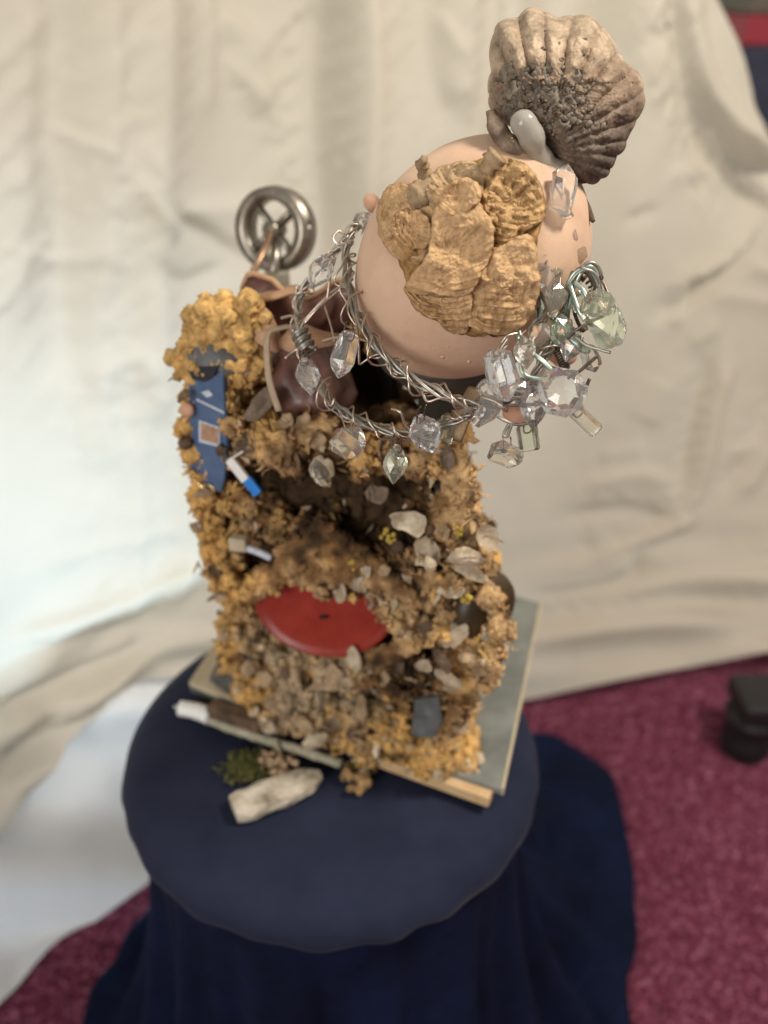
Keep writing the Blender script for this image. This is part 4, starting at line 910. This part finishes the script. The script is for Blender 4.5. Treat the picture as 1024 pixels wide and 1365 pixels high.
# barnacles and grit on its middle
def shell_depth(x, y):
    r = math.hypot(x-c0[0], y-c0[1])/np.interp(math.atan2(y-c0[1], x-c0[0]), A, Rr); r = min(r, .99)
    return SD + .012 - shell_dome(x, y, r)
def shell_r(x, y): return math.hypot(x-c0[0], y-c0[1])/np.interp(math.atan2(y-c0[1], x-c0[0]), A, Rr)
nb = 0
while nb < 26:
    x = random.gauss(718, 28); y = random.gauss(132, 18)
    if y > 176 or shell_r(x, y) > .8: continue
    nb += 1; rb = random.uniform(.0022, .0046); p = P(x, y, shell_depth(x, y) + .0004)
    n_ = norm(-FWD + UPV*random.uniform(-.5, .4) + RIGHT*random.uniform(-.5, .5)); t_ = norm(np.cross(n_, UPV)); u_ = np.cross(n_, t_)
    prof = [(1.25, -.8), (1.1, 0), (.85, .55), (.62, .75), (.46, .66), (.3, .25), (.02, .1)]
    vv = [p + (t_*math.cos(a)+u_*math.sin(a))*rb*r*(1+.25*mnoise.noise(Vector((math.cos(a)*2, math.sin(a)*2, nb)))) + n_*rb*h for r, h in prof for a in np.linspace(0, 2*math.pi, 17)[:-1]]
    mesh_obj('barnacle', vv, grid_faces(16, len(prof), True), M['barnacle'], shell)
cl = []
while len(cl) < 520:
    x = random.gauss(716, 34); y = random.gauss(134, 24)
    if y > 186 or shell_r(x, y) > .9: continue
    cl.append(lump(P(x, y, shell_depth(x, y)-.001), random.uniform(.0007, .0022), .7, 1))
mesh_obj('barnacle_grit', *merge(cl), M['barnacle'], shell, kind='stuff')
# hinge ear and glue
mesh_obj('hinge_ear', *tube_data(smooth_path([P(656, 150, SD-.012), P(664, 172, SD-.014), P(678, 192, SD-.014), P(698, 208, SD-.010), P(712, 214, SD-.006)], 6), np.interp(np.linspace(0, 1, 25), [0, .3, .7, 1], [.004, .0085, .0085, .004]), 14, .55, jitter=.3), M['shell'], shell)
gd = [((700, 166), .0066, -.024), ((707, 178), .0064, -.022), ((712, 192), .0060, -.018), ((716, 206), .0062, -.012), ((726, 222), .0072, -.006), ((736, 232), .0076, -.002), ((748, 236), .006, .002), ((694, 163), .0050, -.024)]
gp = smooth_path([np.array([x, y, d, r]) for (x, y), r, d in [gd[-1]]+gd[:-1]], 6)
V, Fc = merge([lump(P(q[0], q[1], SD+q[2]), q[3]*(1.05+.12*math.sin(i*.55)), .06, 3) for i, q in enumerate(gp)])
tmp = mesh_obj('tmp', V, Fc, None); md = tmp.modifiers.new('r', 'REMESH'); md.mode = 'VOXEL'; md.voxel_size = .0009; md2 = tmp.modifiers.new('s', 'SMOOTH'); md2.iterations = 30
dg = bpy.context.evaluated_depsgraph_get(); me = bpy.data.meshes.new_from_object(tmp.evaluated_get(dg)); bpy.data.objects.remove(tmp)
me.materials.append(M['glue']); me.polygons.foreach_set('use_smooth', [True]*len(me.polygons)); link('glue_blob', me, shell)
mesh_obj('dark_thorn', *tube_data(smooth_path([P(768, 262, .50), P(780, 276, .495), P(791, 295, .49)], 5), np.linspace(.005, .0012, 11), 8), M['chip_brown'], sc)
# small peach clay knobs beside the head
for x, y, d, r in ((497, 272, .548, .0065), (746, 466, .51, .009), (690, 552, .505, .008)):
    mesh_obj('clay_knob', *lump(P(x, y, d), r, .12, 3, (1, .8, 1.3), x*.1), M['clay'], sc)
ribbon('wooden_slat', [P(636, 520, .512), P(618, 552, .506), P(604, 585, .50)], .0095, RIGHT+UPV*.5, .005, M['chip_tan'], sc)

# ------------------------------------------------------------------ crown of wires and crystals
cw = empty('crystal_wire_crown', tuple(P(620, 540, .50)), 'crown of twisted silver wire hung with clear crystals around the egg head', 'crown')
def PX(pts): return [P(*p) for p in pts]
ringA = smooth_path(PX([(484, 292, .535), (466, 318, .525), (462, 350, .515), (468, 395, .500), (482, 432, .49), (510, 470, .482), (548, 503, .476), (592, 528, .472), (636, 541, .472), (676, 534, .474), (708, 508, .476), (730, 470, .478), (742, 430, .482), (746, 385, .488), (742, 345, .495)]), 14)
ringB = smooth_path(PX([(470, 312, .54), (432, 350, .545), (404, 388, .55), (397, 425, .548), (404, 458, .54), (418, 498, .53), (442, 535, .52), (482, 562, .51), (528, 577, .503), (566, 576, .498), (604, 562, .492), (640, 545, .484)]), 14)
for nm, rg, tn in (('inner_hoop', ringA, 13), ('outer_hoop', ringB, 10)):
    hoop = mesh_obj(nm, *merge([tube_data(coil(rg, tn*.42, .0017, ph, .9), .0011, 7) for ph in (0, 2.1, 4.2)]), M['wire'], cw)
    for q in range(3):
        a0 = random.randint(0, 20); sub = rg[a0:len(rg)-random.randint(0, 20)]
        mesh_obj('winding_wire', *tube_data(coil(sub, tn*.45 + q*1.9, .0030 + .0012*q, q*1.9, 1.2), .0006, 6), M['wire_thin'], hoop)
spikes = [ # thin stray wires: px paths
 [(463, 318, .525), (452, 308, .522), (444, 318, .52), (452, 326, .52), (470, 320, .52)], [(470, 372, .51), (440, 392, .525), (408, 425, .535), (398, 445, .54)], [(455, 385, .515), (425, 410, .53), (405, 432, .535)],
 [(452, 375, .515), (468, 392, .5), (474, 420, .495), (478, 455, .49), (479, 486, .488)], [(395, 380, .55), (393, 405, .548), (400, 422, .545)], [(375, 424, .545), (392, 422, .54), (398, 440, .538), (404, 458, .535)],
 [(380, 478, .535), (396, 466, .535), (416, 462, .53)], [(404, 462, .53), (396, 470, .53)], [(430, 455, .52), (452, 450, .51), (480, 452, .495), (510, 462, .485)], [(425, 512, .525), (440, 540, .515), (446, 532, .512)],
 [(480, 486, .488), (498, 474, .485), (512, 474, .482), (518, 492, .48), (530, 500, .478)], [(522, 545, .49), (534, 550, .488), (540, 566, .492), (548, 576, .496)], [(562, 520, .475), (570, 535, .472), (590, 530, .47), (612, 535, .47)],
 [(668, 458, .468), (676, 448, .466), (690, 444, .468)], [(720, 300, .49), (716, 330, .485), (720, 360, .482)], [(430, 400, .53), (440, 430, .525), (446, 455, .52)], [(448, 340, .52), (440, 372, .522), (436, 402, .525)],
]
wr = mesh_obj('stray_wires', *merge([tube_data(smooth_path(PX(s), 8), random.uniform(.0006, .001), 6) for s in spikes]), M['wire_thin'], cw, kind='stuff')
knot = [tube_data(coil(smooth_path(PX([(398, 440, .535), (405, 455, .533), (412, 470, .531)]), 14), 3.5, .0040+.0007*k, k), .0010, 6) for k in range(3)]
mesh_obj('wire_knot', *merge(knot), M['wire'], cw)
# tangle at the right
def loop(cx_, cy_, rx_, ry_, rot, d, dd, a0=0, a1=6.3, n=26):
    out = []
    for a in np.linspace(a0, a1, n):
        x, y = rx_*math.cos(a), ry_*math.sin(a); out.append((cx_+x*math.cos(rot)-y*math.sin(rot), cy_+x*math.sin(rot)+y*math.cos(rot), d + dd*math.sin(a+rot)))
    return PX(out)
tang = []
for k in range(5):
    tang.append(tube_data(np.array(loop(776+random.gauss(0, 4), 398+random.gauss(0, 5), 20+random.uniform(-4, 6), 46+random.uniform(-6, 6), random.uniform(-.2, .25), .478, .010, random.uniform(0, 3), random.uniform(5.5, 8))), .0011, 7))
mesh_obj('wire_loop', *merge(tang[:2]), M['wire'], cw); mesh_obj('wire_loop', *merge(tang[2:4]), M['wire_green'], cw); mesh_obj('wire_loop', *tang[4], M['wire_dark'], cw)
coilp = smooth_path(PX([(760, 372, .474), (778, 366, .474), (792, 380, .476), (796, 400, .478)]), 14); mesh_obj('wire_coil', *tube_data(coil(coilp, 8, .0032), .0007, 6), M['wire_dark'], cw)
coilp = smooth_path(PX([(738, 460, .482), (747, 475, .48), (754, 492, .478)]), 40); mesh_obj('spring', *tube_data(coil(coilp, 10, .0022), .0008, 6), M['wire_dark'], cw)
gpaths = [[(688, 430, .474), (700, 462, .470), (722, 480, .468), (736, 494, .468)], [(690, 448, .47), (694, 480, .468), (700, 500, .468), (722, 506, .468)], [(742, 410, .478), (752, 440, .474), (770, 462, .472), (785, 470, .47)],
          [(766, 376, .47), (778, 388, .468), (785, 404, .468)], [(760, 380, .47), (770, 410, .468), (780, 428, .468)], [(724, 360, .48), (722, 400, .474), (720, 425, .472), (716, 432, .47)], [(740, 350, .49), (738, 390, .485), (742, 425, .482), (756, 450, .48)]]
for s in gpaths: mesh_obj('green_wire', *tube_data(smooth_path(PX(s), 8), .0013, 7), M['wire_green'], cw)
dpaths = [[(756, 452, .466), (768, 440, .464), (790, 428, .46), (803, 422, .458)], [(766, 448, .468), (782, 460, .466), (800, 466, .464), (814, 470, .462)], [(756, 508, .464), (776, 492, .462), (796, 476, .462), (800, 486, .462)], [(774, 540, .468), (780, 520, .466), (786, 505, .466)],
          [(660, 484, .462), (664, 470, .46), (676, 452, .462)], [(650, 546, .476), (672, 560, .474), (690, 566, .474), (712, 562, .474)], [(678, 566, .474), (672, 578, .474), (676, 582, .474), (682, 566, .474)], [(655, 540, .474), (690, 540, .474), (715, 538, .474)],
          [(716, 430, .47), (724, 425, .468), (728, 408, .468), (722, 390, .47)], [(770, 360, .474), (800, 372, .474), (812, 395, .472)]]
for s in dpaths: mesh_obj('dark_wire', *tube_data(smooth_path(PX(s), 8), .0009, 6), M['wire_dark'] if random.random() < .6 else M['wire'], cw)
# brass spike
mesh_obj('brass_spike', *tube_data(np.array(PX([(742, 345, .476), (744, 325, .474), (746, 312, .472), (749, 302, .470)])), [.0022, .0024, .0018, .0002], 10), M['brass'], cw)

def hull(points):
    bm = bmesh.new()
    for p in points: bm.verts.new(p)
    bmesh.ops.convex_hull(bm, input=bm.verts)
    loose = [v_ for v_ in bm.verts if not v_.link_faces]
    bmesh.ops.delete(bm, geom=loose, context='VERTS')
    bmesh.ops.dissolve_limit(bm, angle_limit=.04, verts=bm.verts, edges=bm.edges)
    bm.verts.index_update(); V = [np.array(v_.co) for v_ in bm.verts]; Fq = [tuple(v_.index for v_ in f.verts) for f in bm.faces]; bm.free(); return V, Fq
def crystal(x, y, w, h, rot, d, kind, m='crystal', hook=None):
    s = d/F; c_ = P(x, y, d); rr_ = math.radians(rot)
    uy = norm(UPV*math.cos(rr_) + RIGHT*math.sin(rr_)); ux = norm(np.cross(uy, FWD)); ux, uy, uz = ux, uy, np.cross(ux, uy)
    W, Hh = w*s/2*1.14, h*s/2*1.10; pts = []
    j = lambda a=.07: random.uniform(1-a, 1+a)
    if kind == 'drop':          # faceted drop, waist high, pointed below
        for yy, r, n, o_ in ((1.0, .22, 6, 0), (.72, .66, 6, .5), (.30, .98, 8, 0), (-.05, 1.0, 8, .4), (-.50, .72, 6, .2), (-1.0, .10, 5, 0)):
            for k in range(n): a = 2*math.pi*(k+o_)/n; pts.append((math.cos(a)*r*W*j(), yy*Hh*j(.03), math.sin(a)*r*W*.75*j()))
    elif kind == 'point':       # quartz point: prism with a pointed end
        for yy, r in ((1.0, .45), (.80, .85), (-.30, 1.0), (-.62, .80), (-1.0, .12)):
            for k in range(6): a = 2*math.pi*k/6+.3; pts.append((math.cos(a)*r*W*j(), yy*Hh*j(.05), math.sin(a)*r*W*.85*j()))
    elif kind == 'octagon':     # flat octagonal bead with bevelled faces
        for zz, r in ((-.46, .22), (-.36, .58), (-.12, 1.0), (.12, 1.0), (.36, .58), (.46, .22)):
            for k in range(8): a = 2*math.pi*(k+(.5 if r > .9 else 0))/8; pts.append((math.cos(a)*r*W, math.sin(a)*r*Hh, zz*W))
    elif kind == 'prism':
        for yy, r in ((1.0, .8), (.85, 1.0), (-.85, 1.0), (-1, .8)):
            for k in range(6): a = 2*math.pi*k/6; pts.append((math.cos(a)*r*W, yy*Hh, math.sin(a)*r*W*.8))
    elif kind == 'bell':
        for yy, r in ((1.0, .10), (.80, .45), (.55, .85), (.1, .80), (-.55, .78), (-.80, .80), (-.86, 1.0), (-1.0, .98)):
            for k in range(8): a = 2*math.pi*k/8+.39; pts.append((math.cos(a)*r*W + (.16*W if yy > .5 else 0), yy*Hh, math.sin(a)*r*W*.8))
    else:                       # chunk
        for k in range(34):
            q = norm(rng.normal(size=3)); pts.append((q[0]*W*j(.12), q[1]*Hh*j(.12), q[2]*W*.8*j(.12)))
    if kind == 'bell':
        n = 8; V = [np.array(p) for p in pts]; Fq = grid_faces(n, 8, True) + [tuple(range(n))[::-1], tuple(7*n+k for k in range(n))]
    else: V, Fq = hull(pts)
    yw = random.uniform(-.5, .5); cy_, sy_ = math.cos(yw), math.sin(yw)
    V = [c_ + ux*(p[0]*cy_ + p[2]*sy_) + uy*p[1] + uz*(-p[0]*sy_ + p[2]*cy_) for p in V]
    o = mesh_obj('crystal', V, Fq, M[m], cw, smooth=False)
    if kind not in ('octagon', 'chunk', 'bell'): bevel(o, .0003, 1)
    if hook:
        top = c_ + uy*Hh*.86; hk = P(*hook)
        side = ux*.0016
        pth = smooth_path([hk + side, (hk+top)/2 + side*1.6, top + side - uz*.001 - uy*.003, top - side - uz*.001 - uy*.003, (hk+top)/2 - side*1.2, hk - side], 6)
        mesh_obj('hook', *tube_data(pth, .0005, 6), M['wire_dark'] if random.random() < .5 else M['wire_thin'], o)
    return o
crystal(427, 362, 30, 48, 30, .520, 'drop', hook=(448, 336, .522))
crystal(459, 473, 32, 58, 14, .480, 'point', hook=(466, 430, .492))
crystal(411, 502, 30, 46, -12, .520, 'drop', hook=(404, 466, .530))
crystal(465, 589, 46, 40, 10, .498, 'chunk', 'crystal_warm', hook=(458, 552, .510))
crystal(527, 619, 29, 48, 6, .492, 'drop', 'crystal_green', hook=(530, 578, .500))
crystal(568, 579, 40, 50, -24, .484, 'drop', hook=(565, 540, .474))
crystal(595, 573, 22, 34, 16, .496, 'prism', 'crystal_green', hook=(598, 552, .494))
crystal(669, 500, 42, 64, -14, .458, 'point', hook=(672, 462, .462))
crystal(712, 540, 38, 58, 4, .472, 'drop', hook=(712, 512, .476))
crystal(749, 523, 62, 62, 14, .462, 'octagon', hook=(770, 500, .462))
crystal(805, 428, 52, 76, -16, .462, 'chunk', 'crystal_green', hook=(795, 380, .474))
crystal(792, 408, 36, 44, 10, .470, 'chunk', 'crystal_warm')
crystal(764, 336, 34, 36, 0, .486, 'chunk', 'crystal_warm', hook=(748, 356, .488))
crystal(752, 253, 38, 60, 14, .462, 'bell', 'crystal')
crystal(781, 561, 20, 40, -46, .472, 'prism', 'crystal_warm', hook=(770, 548, .468))
crystal(673, 606, 48, 32, 15, .478, 'chunk', 'crystal_warm', hook=(676, 580, .474))
crystal(704, 584, 26, 32, -8, .478, 'prism', 'crystal_green', hook=(708, 562, .474))
crystal(485, 297, 26, 28, 20, .528, 'chunk', hook=(478, 312, .526))
crystal(720, 446, 30, 50, 10, .474, 'drop', 'crystal_warm', hook=(722, 410, .474))
crystal(738, 372, 22, 26, 10, .474, 'prism', 'crystal_green', hook=(742, 350, .480))
crystal(716, 330, 26, 36, 0, .466, 'chunk', 'crystal_warm')
for x, y, w, h, r, d, k, m in ((762, 462, 30, 40, 20, .474, 'drop', 'crystal'), (788, 478, 26, 34, -20, .470, 'point', 'crystal_warm'), (728, 505, 30, 40, 30, .472, 'chunk', 'crystal_warm'), (742, 412, 24, 36, -10, .480, 'point', 'crystal'),
                               (774, 404, 24, 30, 0, .476, 'chunk', 'crystal_green'), (694, 522, 26, 34, 12, .470, 'drop', 'crystal'), (822, 446, 26, 30, 10, .470, 'chunk', 'crystal')):
    crystal(x, y, w, h, r, d, k, m)
for x, y, w, h, r, d, k, m in ((738, 398, 34, 48, 8, .470, 'chunk', 'crystal_warm'), (724, 372, 30, 40, -15, .464, 'drop', 'crystal'), (748, 440, 30, 38, 18, .472, 'chunk', 'crystal_green'), (700, 470, 28, 40, -6, .462, 'drop', 'crystal_warm'), (758, 318, 26, 30, 25, .478, 'chunk', 'crystal')):
    crystal(x, y, w, h, r, d, k, m, hook=(x+6, y-h*.75, d+.004))
crystal(428, 632, 40, 22, 70, .552, 'chunk', 'crystal_warm')
# curved glass bead with a hook-like neck
hb = smooth_path(PX([(646, 512, .470), (655, 528, .466), (652, 545, .464), (642, 556, .464), (634, 566, .466)]), 6)
mesh_obj('glass_hook', *tube_data(hb, np.interp(np.linspace(0, 1, 25), [0, .35, .7, 1], [.0048, .0066, .005, .0026]), 12), M['crystal'], cw)

# ------------------------------------------------------------------ driftwood chip with moss on the seat, and a tuft
dc = onz(365, 1062, SZ+.006)
dw = empty('driftwood_chip', (dc[0], dc[1], SZ), 'pale driftwood chip with green moss lying on the navy seat', 'driftwood')
a = onz(312, 1082, SZ+.008); b = onz(428, 1035, SZ+.010); ax0 = norm(b-a); pth = np.array([a + (b-a)*t for t in np.linspace(0, 1, 26)]); v = []
for i, p in enumerate(pth):
    t = i/25; w = np.interp(t, [0, .1, .5, .85, 1], [.011, .0135, .014, .011, .003]); h = np.interp(t, [0, .5, 1], [.006, .0075, .003])
    q = np.cross(EZ, ax0)
    for k in range(28):
        an_ = 2*math.pi*k/28; e = 1 + .22*mnoise.noise(Vector((t*1.6, k*1.37, 1))) + .14*mnoise.noise(Vector((t*7, k*2.9, 5)))
        sx = math.copysign(abs(math.cos(an_))**.6, math.cos(an_)); sz = math.copysign(abs(math.sin(an_))**.6, math.sin(an_))
        v.append(p + q*sx*w*e + EZ*(sz*h*e))
vz = min(p[2] for p in v); v = [p - EZ*(vz - SZ - .0022) for p in v]
mesh_obj('wood', v, grid_faces(28, 26, True)+[tuple(range(28)), tuple(25*28+k for k in range(28))], mat('driftwood', (0.20, 0.165, 0.12), (0.60, 0.54, 0.44), 42, 0.85, 0.9, 160, c3=(0.46, 0.40, 0.315), bdist=.003), dw)
ms = []
for _ in range(420):
    p = onz(random.gauss(334, 13), random.gauss(1026, 8), SZ+.004); pts_ = [p]; d = norm(np.array([random.gauss(0, .7), random.gauss(0, .7), 1.0]))
    for k in range(3): d = norm(d + rng.normal(size=3)*.5); pts_.append(pts_[-1] + d*random.uniform(.0018, .0045))
    ms.append(tube_data(np.array(pts_), np.array([.0008, .0011, .0009, .0003]), 4))
mesh_obj('moss', *merge(ms), M['moss'], dw, kind='stuff')
ms = [lump(onz(random.gauss(365, 12), random.gauss(1018, 8), SZ+.012) + EZ*random.uniform(-.006, .006), random.uniform(.0015, .004), .7, 1) for _ in range(80)]
mesh_obj('bark_crumbs', *merge(ms), M['chip_tan'], dw, kind='stuff')
tw = smooth_path([onz(374, 1014, SZ+.010), onz(372, 1000, SZ+.018), onz(366, 985, SZ+.026)], 6); mesh_obj('twig', *tube_data(tw, .0016, 6), M['stick'], dw)
tp = [lump(onz(478 + random.gauss(0, 9), 1032 + random.gauss(0, 10), TZ-.014) + EZ*random.uniform(-.004, .004), random.uniform(.0016, .0045), .7, 1) for _ in range(46)]
fused('ochre_tuft', tp, base, .0011, .0015, 380, 'stuff', (.30, .19, .085))
tp = [lump(onz(480 + random.gauss(0, 6), 1016 + random.gauss(0, 2), TZ-.002), random.uniform(.001, .0022), .7, 1) for _ in range(18)]
mesh_obj('yellow_lichen', *merge(tp), M['yellow'], base, kind='stuff')
